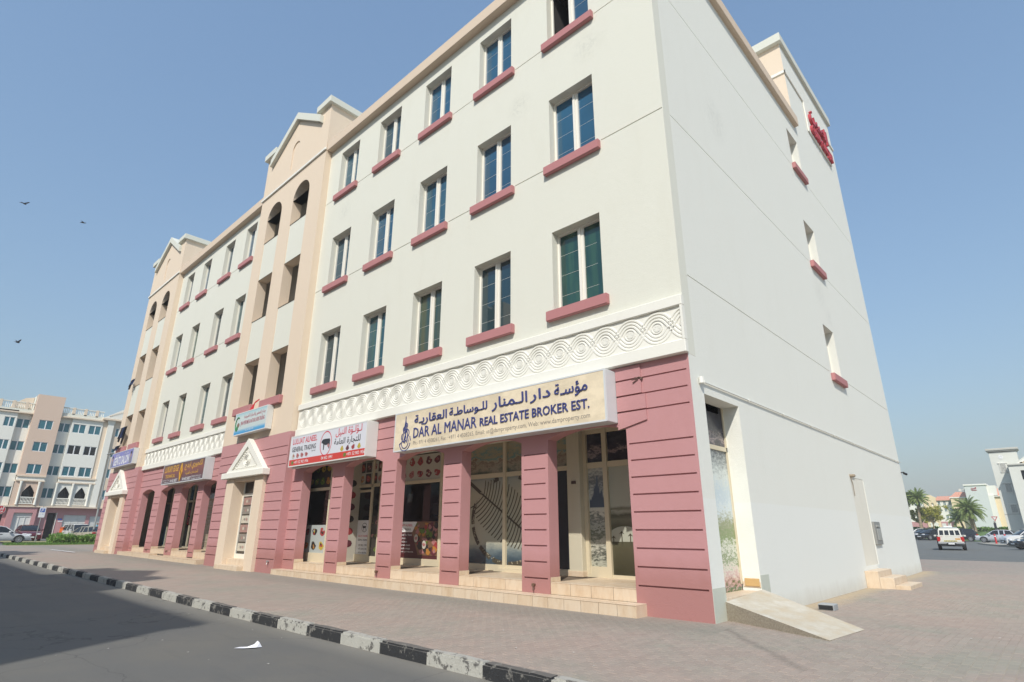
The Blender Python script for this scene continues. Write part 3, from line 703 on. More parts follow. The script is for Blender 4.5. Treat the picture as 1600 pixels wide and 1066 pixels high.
# tile skirting behind each pillar foot, arcade floor and tiled steps
FL = 0.43
def steps(name, x0, x1, zlow, h1, h2, pillars, tw, pieces, left_end=True):
    st = MB()
    e = empty(name); e.parent = B
    y1 = -0.36
    st.box(x0 + 0.012, x1 - 0.012, y1 + 0.012, 0.0, zlow - 0.2, h1 - 0.012)         # lower core
    st.box(x0 + 0.012, x1 - 0.3, 0.022, 1.9, zlow - 0.2, h2 - 0.012)                 # floor core
    st.build('screed', flat('tile_joint', (0.16, 0.12, 0.085), 0.9), e)
    def tile(a, b, yy0, yy1, za, zb, pc):
        mm = MB().bbox(a + 0.0045, b - 0.0045, yy0, yy1, za, zb, 0.003)
        if pc: mm.build('tile', TILE, e)
        else:
            rest.addraw(mm)
    class R_(MB):
        def addraw(s, q):
            n = len(s.v); s.v += q.v; s.f += [tuple(n + i for i in f) for f in q.f]; s.m += q.m
    rest = R_()
    n = int(round((x1 - x0) / tw)); w_ = (x1 - x0) / n
    for i in range(n):
        a = x0 + i*w_
        tile(a, a + w_, y1, y1 + 0.012, zlow - 0.1, h1 - 0.012, pieces)               # lower riser
        tile(a, a + w_, y1 - 0.008, 0.0, h1 - 0.012, h1, pieces)                       # tread
    tile(x1 - 0.012, x1, y1 + 0.013, -0.001, zlow - 0.1, h1 - 0.013, pieces)
    ps = sorted(pillars); gaps = [(ps[i][1], ps[i+1][0]) for i in range(len(ps) - 1)]
    for a, b in gaps:
        k = max(1, int(round((b - a) / 0.5))); ww = (b - a) / k
        for i in range(k):
            tile(a + i*ww, a + (i+1)*ww, 0.010, 0.022, h1 + 0.001, h2 - 0.012, pieces)
            for j in range(4):
                y0_ = 0.004 + 0.47*j
                tile(a + i*ww, a + (i+1)*ww, y0_, y0_ + 0.466, h2 - 0.012, h2 + random.uniform(-.0008, .0008), pieces)
        # skirting round the pillar sides
        tile(b - 0.014, b + 0.0, 0.012, 0.335, h2 + 0.001, h2 + 0.09, pieces); tile(a, a + 0.014, 0.012, 0.335, h2 + 0.001, h2 + 0.09, pieces)
    if rest.v:
        o = rest.build('tile_field', TILE, e); o['kind'] = 'stuff'
    return e
steps('entrance_steps', -15.24, -1.25, 0.0, 0.20, FL, [(-15.9, -14.45), (-12.5, -11.77), (-9.73, -9.03), (-6.98, -6.28), (-4.25, -3.47), (-1.45, 0)], 0.3995, True)
steps('entrance_steps', -28.2, -22.05, 0.05, 0.26, 0.52, [(-28.3, -27.4), (-26.45, -24.3), (-23.6, -21.9)] if 0 else [(-27.45, -27.4), (-26.45, -26.43)][:0] + [(-27.5, -27.4), (-26.45 - 0.0, -26.45)][:0] + [(-30, -27.4), (-27.4, -26.45), (-26.45, -24.3), (-24.3, -23.6), (-21.85, -21)][0:0] + [(-28.2, -27.4), (-26.45, -26.44), (-24.3, -23.6), (-21.85, -21.4)], 0.4, False)
steps('entrance_steps', -33.8, -28.22, 0.12, 0.33, 0.55, [(-33.6, -32.7), (-30.55, -29.5), (-27.4, -27.0)], 0.4, False)
# arcade ceiling, end walls, back wall
m = MB(); m.box(-17.22, -0.37, 0.33, 1.95, 3.78, 3.95); part('arcade_ceiling', m, CREAM)
m = MB(); m.box(-35.4, -21.5, 0.33, 1.95, 3.78, 3.95); part('arcade_ceiling', m, CREAM)
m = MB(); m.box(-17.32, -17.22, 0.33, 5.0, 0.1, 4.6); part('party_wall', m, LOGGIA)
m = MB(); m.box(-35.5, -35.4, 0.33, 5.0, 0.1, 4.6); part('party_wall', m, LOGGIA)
m = MB(); m.box(-21.5, -21.36, 0.33, 5.0, 0.1, 4.6); part('party_wall', m, PINK)
m = MB(); m.box(-39.3, -0.5, 5.0, 5.15, 0.1, 17.0); part('inner_wall', m, CREAM)
m = MB(); m.box(-35.3, -21.5, 1.98, 5.0, 3.8, 3.9); m.box(-17.2, -0.5, 1.98, 5.0, 3.8, 3.9); m.box(-35.3, -21.5, .34, 5.0, 0.3, 0.50); m.box(-17.2, -15.25, .34, 5.0, 0.3, 0.425); m.box(-15.25, -0.5, 1.98, 5.0, 0.3, 0.42); part('shop_floor', m, flat('shop_interior', (0.20, 0.17, 0.14), 0.9))

# ---- shopfronts
YG = 1.75
class Shop:
    def __init__(s):
        s.e = empty('shopfront'); s.e.parent = B; s.fr = MB()
    def frame(s, x0, x1, z0, z1, y0=YG - 0.05, y1=YG + 0.05): s.fr.box(x0, x1, y0, y1, z0, z1)
    def pane(s, x0, x1, z0, z1, mat, name='pane', y=YG):
        m = MB(); m.poly([(x0, y, z0), (x1, y, z0), (x1, y, z1), (x0, y, z1)]); return m.build(name, mat, s.e)
    def done(s, mat=SHOPALU): return s.fr.build('frame', mat, s.e)
def print_mat(name, stops, scale, kind='noise', axis='z', z0=0, z1=1, extra=None):
    """flat printed film: bands by height broken up by noise"""
    m, t, b = newmat(name); P = pos(t)
    s = N(t, 'ShaderNodeSeparateXYZ'); L(t, P, s.inputs[0])
    h = math_(t, 'DIVIDE', math_(t, 'SUBTRACT', s.outputs[2], z0), z1 - z0)
    n = noise_(t, stretch(t, P, scale, scale, scale * 2.2), 1.0, 7, 0.7)
    f = math_(t, 'ADD', h, math_(t, 'MULTIPLY', math_(t, 'SUBTRACT', n, 0.5), extra or 0.5))
    c = ramp(t, f, stops); L(t, c, b.inputs['Base Color']); b.inputs['Roughness'].default_value = 0.22; MATS[name] = m; return m
CLOUDS = print_mat('printed_storm_sky', [(0.0, (0.02, 0.022, 0.03)), (0.35, (0.05, 0.045, 0.06)), (0.5, (0.30, 0.24, 0.23)), (0.62, (0.06, 0.055, 0.07)), (1, (0.02, 0.02, 0.035))], 2.4, z0=2.9, z1=3.6, extra=1.6)
CITY = print_mat('printed_city_view', [(0.0, (0.045, 0.053, 0.038)), (0.10, (0.495, 0.495, 0.405)), (0.17, (0.045, 0.050, 0.038)), (0.27, (0.540, 0.525, 0.435)), (0.36, (0.105, 0.120, 0.083)), (0.42, (0.450, 0.465, 0.405)), (0.5, (0.150, 0.165, 0.150)), (0.58, (0.630, 0.615, 0.525)), (0.75, (0.510, 0.540, 0.510)), (0.87, (0.150, 0.165, 0.180)), (1, (0.540, 0.540, 0.480))], 9.0, z0=0.5, z1=2.85, extra=0.50)
PALE = print_mat('printed_pale_view', [(0.0, (0.04, 0.038, 0.022)), (0.24, (0.09, 0.083, 0.05)), (0.30, (0.10, 0.098, 0.062)), (0.44, (0.12, 0.125, 0.085)), (0.50, (0.20, 0.20, 0.145)), (0.54, (0.11, 0.115, 0.08)), (0.575, (0.42, 0.42, 0.34)), (0.60, (0.18, 0.18, 0.13)), (0.63, (0.46, 0.47, 0.39)), (1, (0.45, 0.465, 0.39))], 5.0, z0=0.5, z1=2.85, extra=0.07)
PARK = print_mat('printed_park_view', [(0.0, (0.075, 0.135, 0.045)), (0.07, (0.570, 0.360, 0.345)), (0.16, (0.675, 0.645, 0.540)), (0.22, (0.150, 0.225, 0.075)), (0.29, (0.750, 0.735, 0.630)), (0.36, (0.195, 0.270, 0.090)), (0.46, (0.300, 0.315, 0.180)), (0.56, (0.630, 0.690, 0.690)), (0.66, (0.495, 0.585, 0.630)), (0.8, (0.630, 0.675, 0.630)), (1, (0.075, 0.090, 0.105))], 9.0, z0=0.35, z1=3.0, extra=0.45)
AERIAL = print_mat('printed_aerial_land', [(0.0, (0.120, 0.150, 0.112)), (0.3, (0.360, 0.315, 0.225)), (0.5, (0.210, 0.165, 0.128)), (0.62, (0.405, 0.360, 0.255)), (0.75, (0.150, 0.285, 0.270)), (1, (0.375, 0.330, 0.225))], 1.8, z0=2.9, z1=3.6, extra=2.2)
ISLAND = print_mat('printed_sea', [(0.0, (0.035, 0.05, 0.065)), (0.10, (0.06, 0.09, 0.115)), (0.18, (0.16, 0.20, 0.21)), (0.26, (0.44, 0.44, 0.35)), (0.8, (0.47, 0.45, 0.34)), (0.93, (0.36, 0.37, 0.32)), (1, (0.20, 0.25, 0.26))], 2.2, z0=0.5, z1=2.9, extra=0.16)
INKP = flat('printed_brown_ink', (0.075, 0.065, 0.045), 0.3)
PWHITE = flat('printed_white', (0.55, 0.52, 0.44), 0.25)
PRED = [flat('printed_food_%s' % n, c, 0.3) for n, c in (('red', (0.34, 0.05, 0.05)), ('dark', (0.13, 0.03, 0.04)), ('rose', (0.42, 0.18, 0.17)), ('orange', (0.45, 0.20, 0.04)), ('green', (0.12, 0.20, 0.03)), ('yellow', (0.48, 0.36, 0.05)), ('black', (0.04, 0.035, 0.03)))]
MAROON = flat('printed_maroon', (0.085, 0.02, 0.022), 0.3)
def blob(mb, cx, cz, r, y, m, irr=0.3):
    n = 11; ph = random.uniform(0, 6)
    mb.poly([(cx + r*(1 + irr*math.sin(3*t + ph)*random.uniform(.5, 1))*math.cos(t), y, cz + 0.8*r*(1 + irr*math.cos(2*t + ph)*random.uniform(.5, 1))*math.sin(t)) for t in [2*math.pi*i/n for i in range(n)]], m)
def foods(x0, x1, z0, z1, nx, nz, pal, parent, y=YG - 0.006, bgm=None, tiles=False):
    mb = MB()
    mb.poly([(x0, y + 0.003, z0), (x1, y + 0.003, z0), (x1, y + 0.003, z1), (x0, y + 0.003, z1)], 7)
    dx, dz = (x1-x0)/nx, (z1-z0)/nz
    for i in range(nx):
        for j in range(nz):
            cx, cz = x0 + (i+.5)*dx, z0 + (j+.5)*dz; r = min(dx, dz)*0.36
            if tiles and (i + j) % 3: mb.poly([(cx-dx*.45, y+.0015, cz-dz*.45), (cx+dx*.45, y+.0015, cz-dz*.45), (cx+dx*.45, y+.0015, cz+dz*.45), (cx-dx*.45, y+.0015, cz+dz*.45)], 6)
            a = random.choice(pal); blob(mb, cx, cz, r, y, a)
            for k in range(5): blob(mb, cx + random.uniform(-.5, .5)*r, cz + random.uniform(-.4, .4)*r, r*random.uniform(.18, .35), y - 0.001 - 0.0003*k, random.choice(pal + [7]))
    return mb.build('food_print', PRED + [PWHITE if bgm is None else bgm], parent)
# bay 1: storm sky / city door, structural post, charcoal film
s = Shop()
m = MB(); m.bbox(-4.14, -3.76, YG - 0.22, YG + 0.1, FL, 3.78, 0.01); o = part('shop_post', m, stucco('post_paint', (0.60, 0.55, 0.42), amt=0.3))
m = MB(); m.bbox(-4.16, -3.74, YG - 0.24, YG + 0.1, FL + 0.001, FL + 0.12, 0.004); m.build('skirting', TILE, o)
m = MB(); m.box(-3.99, -3.87, YG - 0.25, YG - 0.221, 2.50, 2.57); m.build('bell_plate', flat('brown_plate', (0.10, 0.06, 0.045), 0.4), o)
s.frame(-3.755, -3.66, FL, 3.78, YG - 0.07); s.frame(-3.19, -3.07, FL, 3.78, YG - 0.07); s.frame(-0.50, -0.38, FL, 3.78)
s.frame(-3.66, -3.19, 2.86, 2.99); s.frame(-3.07, -0.50, 2.86, 2.99); s.frame(-3.66, -3.19, FL, 0.66); s.frame(-3.07, -0.5, FL, 0.50); s.frame(-3.66, -3.19, 3.68, 3.78); s.frame(-3.07, -0.5, 3.68, 3.78)
s.pane(-3.66, -3.19, 2.99, 3.68, CLOUDS, 'sky_print'); s.pane(-3.07, -0.5, 2.99, 3.68, CLOUDS, 'sky_print'); s.pane(-3.66, -3.19, 0.66, 2.86, CITY, 'city_print'); p = s.pane(-3.07, -0.5, 0.50, 2.86, PALE, 'skyline_print')
m = MB()                                            # printed dome and trees
m.poly([(-2.72 + .50*math.cos(math.pi*i/16), YG - .0046, 1.20 + .33*math.sin(math.pi*i/16)) for i in range(17)], 1)
for k in range(8):
    cx = -3.02 + .22*k; h = 1.28 + .05*((k*5) % 3)
    m.poly([(cx - .07, YG - .006, h - .02), (cx, YG - .006, h + .05), (cx + .07, YG - .006, h - .02), (cx + .012, YG - .006, h), (cx + .015, YG - .006, 1.12), (cx - .015, YG - .006, 1.12), (cx - .012, YG - .006, h)], 0)
m.build('landmark_print', [flat('printed_olive', (0.07, 0.064, 0.04), .3), flat('printed_pale', (0.44, 0.45, 0.37), .25)], s.e)
m = MB()
x = -3.64
while x < -3.22:
    hgt = 0.12 + 0.42*math.exp(-((x + 3.42)/0.12)**2)*random.uniform(.5, 1.1) + random.uniform(0, .12); ww = random.uniform(.02, .045)
    m.poly([(x, YG - .004, 1.95), (x + ww, YG - .004, 1.95), (x + ww, YG - .004, 1.95 + hgt), (x + ww*.5, YG - .004, 1.98 + hgt + random.uniform(0, .06)), (x, YG - .004, 1.95 + hgt)]); x += ww*0.9
m.build('tower_print', flat('printed_slate', (0.10, 0.13, 0.18), .3), s.e)
s.frame(-4.75, -4.14, 2.86, 2.97); s.pane(-4.75, -4.14, 2.97, 3.78, AERIAL, 'map_print'); s.pane(-4.75, -4.14, 0.56, 2.86, PCHAR, 'charcoal_pane'); s.frame(-4.75, -4.14, FL, 0.56, YG - 0.12)
s.frame(-4.85, -4.75, FL, 3.78)
# bay 2: aerial island print in two panes
s.frame(-6.46, -6.36, FL, 3.78, YG - 0.07); s.frame(-8.02, -7.92, FL, 3.78); s.frame(-7.92, -6.46, 2.83, 2.95); s.frame(-6.36, -4.85, 2.83, 2.95); s.frame(-7.92, -6.46, FL, 0.58); s.frame(-6.36, -4.85, FL, 0.58); s.frame(-6.6, -4.85, FL, 0.50, YG - 0.25)
for a, b in ((-7.92, -6.46), (-6.36, -4.85)):
    s.pane(a, b, 2.95, 3.78, AERIAL, 'map_print'); s.pane(a, b, 0.58, 2.83, ISLAND, 'island_print')
m = MB()
def strip(pts, w_, y):
    for (a, b), (c, d) in zip(pts[:-1], pts[1:]):
        l = math.hypot(c-a, d-b) or 1; nx, nz = -(d-b)/l*w_/2, (c-a)/l*w_/2
        m.poly([(a-nx, y, b-nz), (c-nx, y, d-nz), (c+nx, y, d+nz), (a+nx, y, b+nz)])
tp, tq = (-7.35, 2.42), (-5.55, 1.30)              # trunk of the palm-shaped island
strip([(-7.85, 2.75), tp], 0.10, YG - .004); strip([tp, tq], 0.05, YG - .004)
ax = math.atan2(tq[1]-tp[1], tq[0]-tp[0])
for k in range(20):
    f = 0.05 + 0.93*k/19; bx_, bz_ = tp[0] + (tq[0]-tp[0])*f, tp[1] + (tq[1]-tp[1])*f
    ln = 0.66*math.sin(math.pi*min(.93, 0.22 + 0.70*f))**0.7 + 0.1
    for sg in (1, -1):
        pts = [(bx_, bz_)]
        for j in range(9):
            a = ax + sg*(1.85 - 0.72*f + 0.055*j); q_ = pts[-1]
            pts.append((q_[0] + ln/9*math.cos(a), q_[1] + ln/9*math.sin(a)))
        strip([p for p in pts if -7.92 < p[0] < -4.86 and .6 < p[1] < 2.8], 0.032, YG - .0045)
cx0, cz0 = -6.30, 1.72
for a0, a1 in ((2.75, 3.25), (3.32, 3.75), (3.82, 4.2), (4.28, 4.62), (4.7, 5.05), (5.12, 5.6), (0.2, 0.9), (1.0, 1.5), (1.62, 2.0)):
    pts = [(cx0 + 1.38*math.cos(a0 + (a1-a0)*i/10), cz0 + 1.12*math.sin(a0 + (a1-a0)*i/10)) for i in range(11)]
    pts = [p for p in pts if -7.91 < p[0] < -4.86 and .6 < p[1] < 2.8]
    strip(pts, 0.12, YG - .004)
m.build('island_ink', INKP, s.e)
m = MB()
for k in range(150):
    a = random.uniform(0, 6.28); rr = 1.38 + random.uniform(-.04, .04)
    x_, z_ = cx0 + rr*math.cos(a), cz0 + rr*0.81*math.sin(a)
    if -7.9 < x_ < -4.9 and .6 < z_ < 2.8: m.poly([(x_, YG - .006, z_), (x_ + .035, YG - .006, z_ + .01), (x_ + .03, YG - .006, z_ + .035), (x_ - .005, YG - .006, z_ + .03)])
m.build('roof_specks', flat('printed_sand', (0.33, 0.30, 0.22), .3), s.e)['kind'] = 'stuff'
s.done()
# bay 3: butcher window
s = Shop()
s.frame(-11.35, -11.25, FL, 3.78); s.frame(-9.13, -9.03, FL, 3.78); s.frame(-9.03, -8.02, FL, 3.78, YG); s.frame(-11.25, -9.13, 2.84, 2.94); s.frame(-11.25, -9.13, FL, 0.62)
foods(-11.25, -9.13, 2.94, 3.74, 5, 2, [0, 1, 2], s.e)
s.pane(-11.25, -9.13, 1.70, 2.84, GLASS)
b3 = MB()
b3.poly([(-11.25, YG, .62), (-9.13, YG, .62), (-9.13, YG, 1.70), (-11.25, YG, 1.70)], 0)
b3.poly([(-11.25, YG - .003, 1.38), (-10.42, YG - .003, 1.38), (-10.20, YG - .003, 1.69), (-11.25, YG - .003, 1.69)], 1)
b3.poly([(-10.20, YG - .004, 1.69), (-10.44, YG - .004, 1.36), (-10.10, YG - .004, .72), (-9.14, YG - .004, .72), (-9.14, YG - .004, 1.69)], 2)
ban = b3.build('banner', [MAROON, WHT, flat('printed_board', (0.20, 0.11, 0.06), .3)], s.e)
m = MB()
for k in range(70):
    x_, z_ = random.uniform(-10.25, -9.22), random.uniform(.8, 1.62)
    if x_ < -10.1 - 0.0 and z_ < 1.1: continue
    if x_ - (-10.38) < abs(z_ - 1.4)*0.5: continue
    blob(m, x_, z_, random.uniform(.03, .13), YG - .006 - .0002*k, random.choice([0, 1, 2, 2, 2, 3, 4, 6, 6]), .4)
for x_, z_ in ((-10.2, 1.2), (-9.8, 1.02)): disc(m, x_, z_, .12, .14, YG - .022, 6); disc(m, x_, z_, .10, .12, YG - .0225, 7); blob(m, x_, z_, .07, YG - .023, 2)
m.build('meat_print', PRED + [PWHITE], s.e)
m = MB(); text_mb(m, 'LULUAT ALNEEL', -11.2, -10.42, 1.55, 1.62, YG - .006, 0, .001); text_mb(m, 'GENERAL TRADING', -11.2, -10.5, 1.43, 1.49, YG - .006, 1, .001)
for i, tx in enumerate(('•Beef & Veal', '•Mutton', '•Chicken', '•Camel meat', '•Fresh meat', '•Meat products')): text_mb(m, tx, -11.1, -11.1 + .055*len(tx), 1.27 - .1*i, 1.33 - .1*i, YG - .006, 2, .001)
m.build('lettering', [RED, BLK, WHT], s.e)
m = MB(); m.bbox(-10.95, -10.6, 2.9, 3.2, 1.9, 2.3, .02); m.bbox(-10.1, -9.4, 2.7, 3.3, .5, 1.95, .02); m.box(-9.9, -9.2, 2.5, 2.9, 1.95, 2.02); m.bbox(-11.2, -9.2, 3.9, 4.2, .5, 1.2, .02); m.tube([(-10.2, 2.9, 2.05), (-9.9, 2.9, 2.45), (-9.7, 2.9, 2.7)], .05); m.build('counter', flat('steel_counter', (0.35, 0.33, 0.30), .4), s.e)
m = MB(); m.poly([(-10.98, 1.9, 2.28), (-10.74, 1.9, 2.30), (-10.70, 1.9, 2.55), (-10.95, 1.9, 2.57)]); m.build('paper_notice', WHT, s.e)
s.done()
# bay 4: glazed door with white lower film
s = Shop()
for a, b in ((-14.4, -14.32), (-13.93, -13.66), (-12.80, -12.70), (-12.28, -12.15), (-11.42, -11.35)): s.frame(a, b, FL, 3.78)
s.frame(-14.32, -13.93, 2.84, 2.94); s.frame(-13.66, -11.42, 2.86, 2.96); s.frame(-13.66, -12.80, FL, 0.66); s.frame(-13.66, -12.80, 2.70, 2.78, YG - .02); s.frame(-12.70, -12.28, FL, .62); s.frame(-12.15, -11.42, FL, .62); s.frame(-14.32, -13.93, FL, .62)
foods(-13.66, -11.42, 2.96, 3.74, 6, 2, [0, 1, 2, 3], s.e, tiles=True)
s.pane(-13.66, -12.80, 1.76, 2.70, PDARK); s.pane(-13.66, -12.80, .66, 1.76, WHT, 'white_film')
foods(-14.32, -13.93, .62, 2.84, 1, 6, [1, 6, 0], s.e, tiles=True)
s.pane(-12.70, -12.28, 1.9, 2.86, PDARK); foods(-12.70, -12.28, .62, 1.9, 2, 3, [2, 4, 6, 1], s.e, bgm=PRED[6]); s.pane(-12.15, -11.42, .62, 2.86, PDARK)
m = MB(); disc(m, -13.10, 1.52, .17, .15, YG - .004, 0, 24, ring=.9)
m.poly([(-13.2, YG - .005, 1.5), (-13.02, YG - .005, 1.5), (-13.0, YG - .005, 1.57), (-13.16, YG - .005, 1.57), (-13.22, YG - .005, 1.6)], 0); m.poly([(-13.16, YG-.005, 1.42), (-13.14, YG-.005, 1.42), (-13.14, YG-.005, 1.5), (-13.16, YG-.005, 1.5)], 0); m.poly([(-13.05, YG-.005, 1.42), (-13.03, YG-.005, 1.42), (-13.03, YG-.005, 1.5), (-13.05, YG-.005, 1.5)], 0)
text_mb(m, 'LULUAT ALNEEL', -13.45, -12.86, 1.22, 1.28, YG - .004, 1, .001); text_mb(m, 'GENERAL TRADING', -13.45, -12.88, 1.09, 1.15, YG - .004, 0, .001)
for i, tx in enumerate(('04 452 1991', '+971 52 902 1936', '+971 52 902 1936')): text_mb(m, tx, -13.38, -12.88, .92 - .12*i, .98 - .12*i, YG - .004, 0, .001)
m.build('lettering', [BLK, RED], s.e)
m = MB(); m.tube([(-13.60, YG - .09, 1.35), (-13.60, YG - .09, 1.85)], .018, 8); m.build('door_handle', STEEL, s.e)
s.done()
# bay 5: fruit prints
s = Shop()
Y5 = 0.62
def f5(a_, b_, c_, d_): s.frame(a_, b_, c_, d_, Y5 - .04, Y5 + .05)
f5(-15.24, -15.16, FL, 3.78); f5(-13.62, -13.54, FL, 3.78); f5(-15.16, -13.62, 2.74, 2.84); f5(-15.16, -13.62, FL, .71)
foods(-15.16, -13.62, 2.84, 3.72, 4, 2, [0, 3, 4, 5], s.e, y=Y5 - .006, tiles=True, bgm=PRED[6]); s.pane(-15.16, -13.62, 1.60, 2.74, GLASS, y=Y5); foods(-15.16, -13.62, .71, 1.60, 3, 2, [3, 0, 6, 5], s.e, y=Y5 - .006, bgm=flat('printed_pale_blue', (0.42, 0.46, 0.44), .3))
m = MB(); m.poly([(-13.54, Y5, FL), (-13.54, YG, FL), (-13.54, YG, 3.78), (-13.54, Y5, 3.78)]); m.build('side_film', PWHITE, s.e)
m = MB()
for k in range(6):
    for q in range(2): m.poly([(-13.535, Y5 + .35 + .45*q + .16*math.cos(t), 1.0 + .4*k + .12*math.sin(t)) for t in [.7*i for i in range(9)]], (k + q) % 3)
m.build('icon_print', [PRED[6], PRED[1], PRED[0]], s.e)
m = MB(); m.bbox(-15.2, -14.0, 1.1, 1.5, .43, 1.70, .02)
for k in range(3): m.box(-15.2, -14.0, 1.35, 1.6, 1.75 + .36*k, 1.78 + .36*k)
m.build('display_counter', flat('steel_counter', (0.35, 0.33, 0.30), .4), s.e)
m = MB()
for k in range(22):
    for q in range(2): m.bbox(-15.18 + .052*k, -15.14 + .052*k, 1.4, 1.46, 1.79 + .36*q, 1.93 + .36*q + .04*(k % 3), .008, (k + q) % 4)
m.build('shelf_goods', PRED[:4], s.e)
s.done()
# left arcade shopfronts
s = Shop()
for a, b in ((-21.7, -21.6), (-23.7, -23.6), (-25.3, -25.2), (-26.85, -26.7), (-27.95, -27.8), (-29.8, -29.65), (-30.6, -30.45), (-32.2, -32.1), (-33.3, -33.2), (-35.35, -35.25)): s.frame(a, b, .52, 3.78)
s.frame(-35.3, -21.7, 2.86, 2.97, YG - .03); s.frame(-35.3, -21.7, .52, .60, YG - .03)
SHUT = print_mat('striped_film', [(0, (0.30, 0.26, 0.18)), (1, (0.36, 0.31, 0.22))], 2, z0=0, z1=3)
for a, b, mm in ((-23.6, -21.7, PDARK), (-25.2, -23.7, PDARK), (-26.7, -25.3, SHUT), (-27.8, -26.85, SHUT), (-29.65, -27.95, PDARK), (-30.45, -29.8, PDARK), (-32.1, -30.6, PDARK), (-33.2, -32.2, PDARK), (-35.25, -33.3, PBLUE)):
    s.pane(a, b, .60, 2.86, mm); s.pane(a, b, 2.97, 3.74, PBLUE if mm is PDARK else PDARK)
m = MB()
for k in range(11): m.box(-27.78, -26.9, YG - .012, YG - .002, .85 + .17*k, .89 + .17*k)
m.build('shutter_slats', ALUD, s.e)
m = MB(); disc(m, -30.12, 1.9, .16, .2, YG - .004, 0, 16, ring=.7); disc(m, -30.12, 2.3, .12, .15, YG - .004, 0, 16, ring=.6); m.build('window_emblem', RED, s.e)
s.done(ALUD)

# old fixings left on the corner pier
m = MB()
for z0, z1 in ((3.34, 3.672), (3.706, 3.992), (4.026, 4.312), (4.346, 4.60)):
    xr = -.955 if z1 < 4.03 else -1.03
    m.prism([(-1.61, z0), (xr, z0 + (.14 if z0 < 3.4 else 0)), (xr, z1), (-1.61, z1)], FR(0), -.032, -.001)
part('render_patch', m, PINK)
m = MB(); m.tube([(-1.24, -.02, 4.30), (-1.05, -.05, 4.335), (-.98, -.04, 4.31)], .014, 5); m.tube([(-1.16, -.02, 4.36), (-1.08, -.05, 4.30), (-1.2, -.05, 4.24)], .012, 5); m.bbox(-1.04, -.99, -.05, 0, 4.28, 4.33, .008)
o = m.build('old_bracket', flat('rust_brown', (.16, .09, .07), .8)); tag(o, 'rusty broken bracket stub high on the pink corner pier', 'bracket')
# ---- side wall (faces +x)
SWIN = [(10.53, 11.75, 6.28, 8.08), (10.53, 11.75, 10.36, 12.10), (10.53, 11.75, 14.40, 16.10)]
holes = [(a, b, c, d, None) for a, b, c, d in SWIN] + [(0.52, 2.15, -0.2, 3.93, None), (10.4, 12.0, 0.45, 3.02, 0.010, 1)]
for z in (6.365, 10.331, 14.313): holes += [(0.33, 10.3, z - .012, z + .012, .016), (12.0, 18.97, z - .012, z + .012, .016)]
m = MB().grid(0.32, 19.0, -0.25, 17.0, holes, SD(0.0), 0.36); part('side_wall', m, [SIDEW, stucco('patched_render', (0.745, 0.715, 0.62), amt=0.45)])
m = MB(); m.grid(11.92, 19.0, 17.0, 21.3, [], SD(0.0), 3.2); part('stair_tower', m, SIDEW)
m = MB(); m.poly([(-3.2, 11.915, 17.2), (-0.001, 11.915, 17.2), (-0.001, 11.915, 21.3), (-3.2, 11.915, 21.3)]); part('stair_tower_front', m, PEACH)
band('coping', -3.35, 0.12, 11.72, 19.14, 21.3, 21.72, COPE); m = MB(); m.bbox(0.0, 0.055, 11.86, 19.03, 19.72, 19.86, .01); m.bbox(-3.2, 0.055, 11.86, 11.914, 19.72, 19.86, .01); part('string_course', m, WHITE)
for a, b, c, d in SWIN:
    w_ = window(a, b, c, d, SD(0.0), PTEAL, d=0.30)
# painted skirting at the corner pier and along the entrance jamb
m = MB(); m.box(0.0, 0.004, 0.003, 0.515, -0.1, 0.52); m.box(0.0, 0.004, 2.155, 2.6, 0.0, 0.62); part('skirting_paint', m, BASEP)
# side entrance: soffit, film-covered glass at the back of the recess
m = MB(); m.box(-0.36, 0.0, 0.56, 0.56, 3.93, 3.93)
s = Shop()
m = MB(); m.poly([(-0.37, .45, .33), (-0.37, 2.3, .33), (-0.37, 2.3, 3.0), (-0.37, .45, 3.0)]); m.build('park_print', PARK, s.e)
m = MB(); m.poly([(-0.37, .45, 3.08), (-0.37, 2.3, 3.08), (-0.37, 2.3, 3.95), (-0.37, .45, 3.95)]); m.build('sky_print', CLOUDS, s.e)
s.fr.box(-0.42, -0.345, .4, 2.4, 3.0, 3.09); s.fr.box(-0.42, -0.345, 2.10, 2.20, .45, 3.95); s.fr.box(-0.42, -0.345, .45, .55, .45, 3.95); s.done()
m = MB(); m.bbox(-0.38, -0.001, .53, 2.14, .10, .34, .005); m.bbox(-0.34, -0.001, 2.135, 2.149, .40, .50, .004); part('threshold', m, TILE)
m = MB(); m.bbox(-0.30, -0.02, 2.12, 2.148, .42, .56, .004); part('skirting', m, flat('ochre_skirting', (0.55, 0.36, 0.15), .6))
# other walls of the block
m = MB(); m.box(-39.2, -39.0, -0.25, 19.0, -0.1, 17.3); m.box(-39.1, -0.36, 18.75, 19.0, -0.1, 17.3); part('rear_wall', m, CREAM)

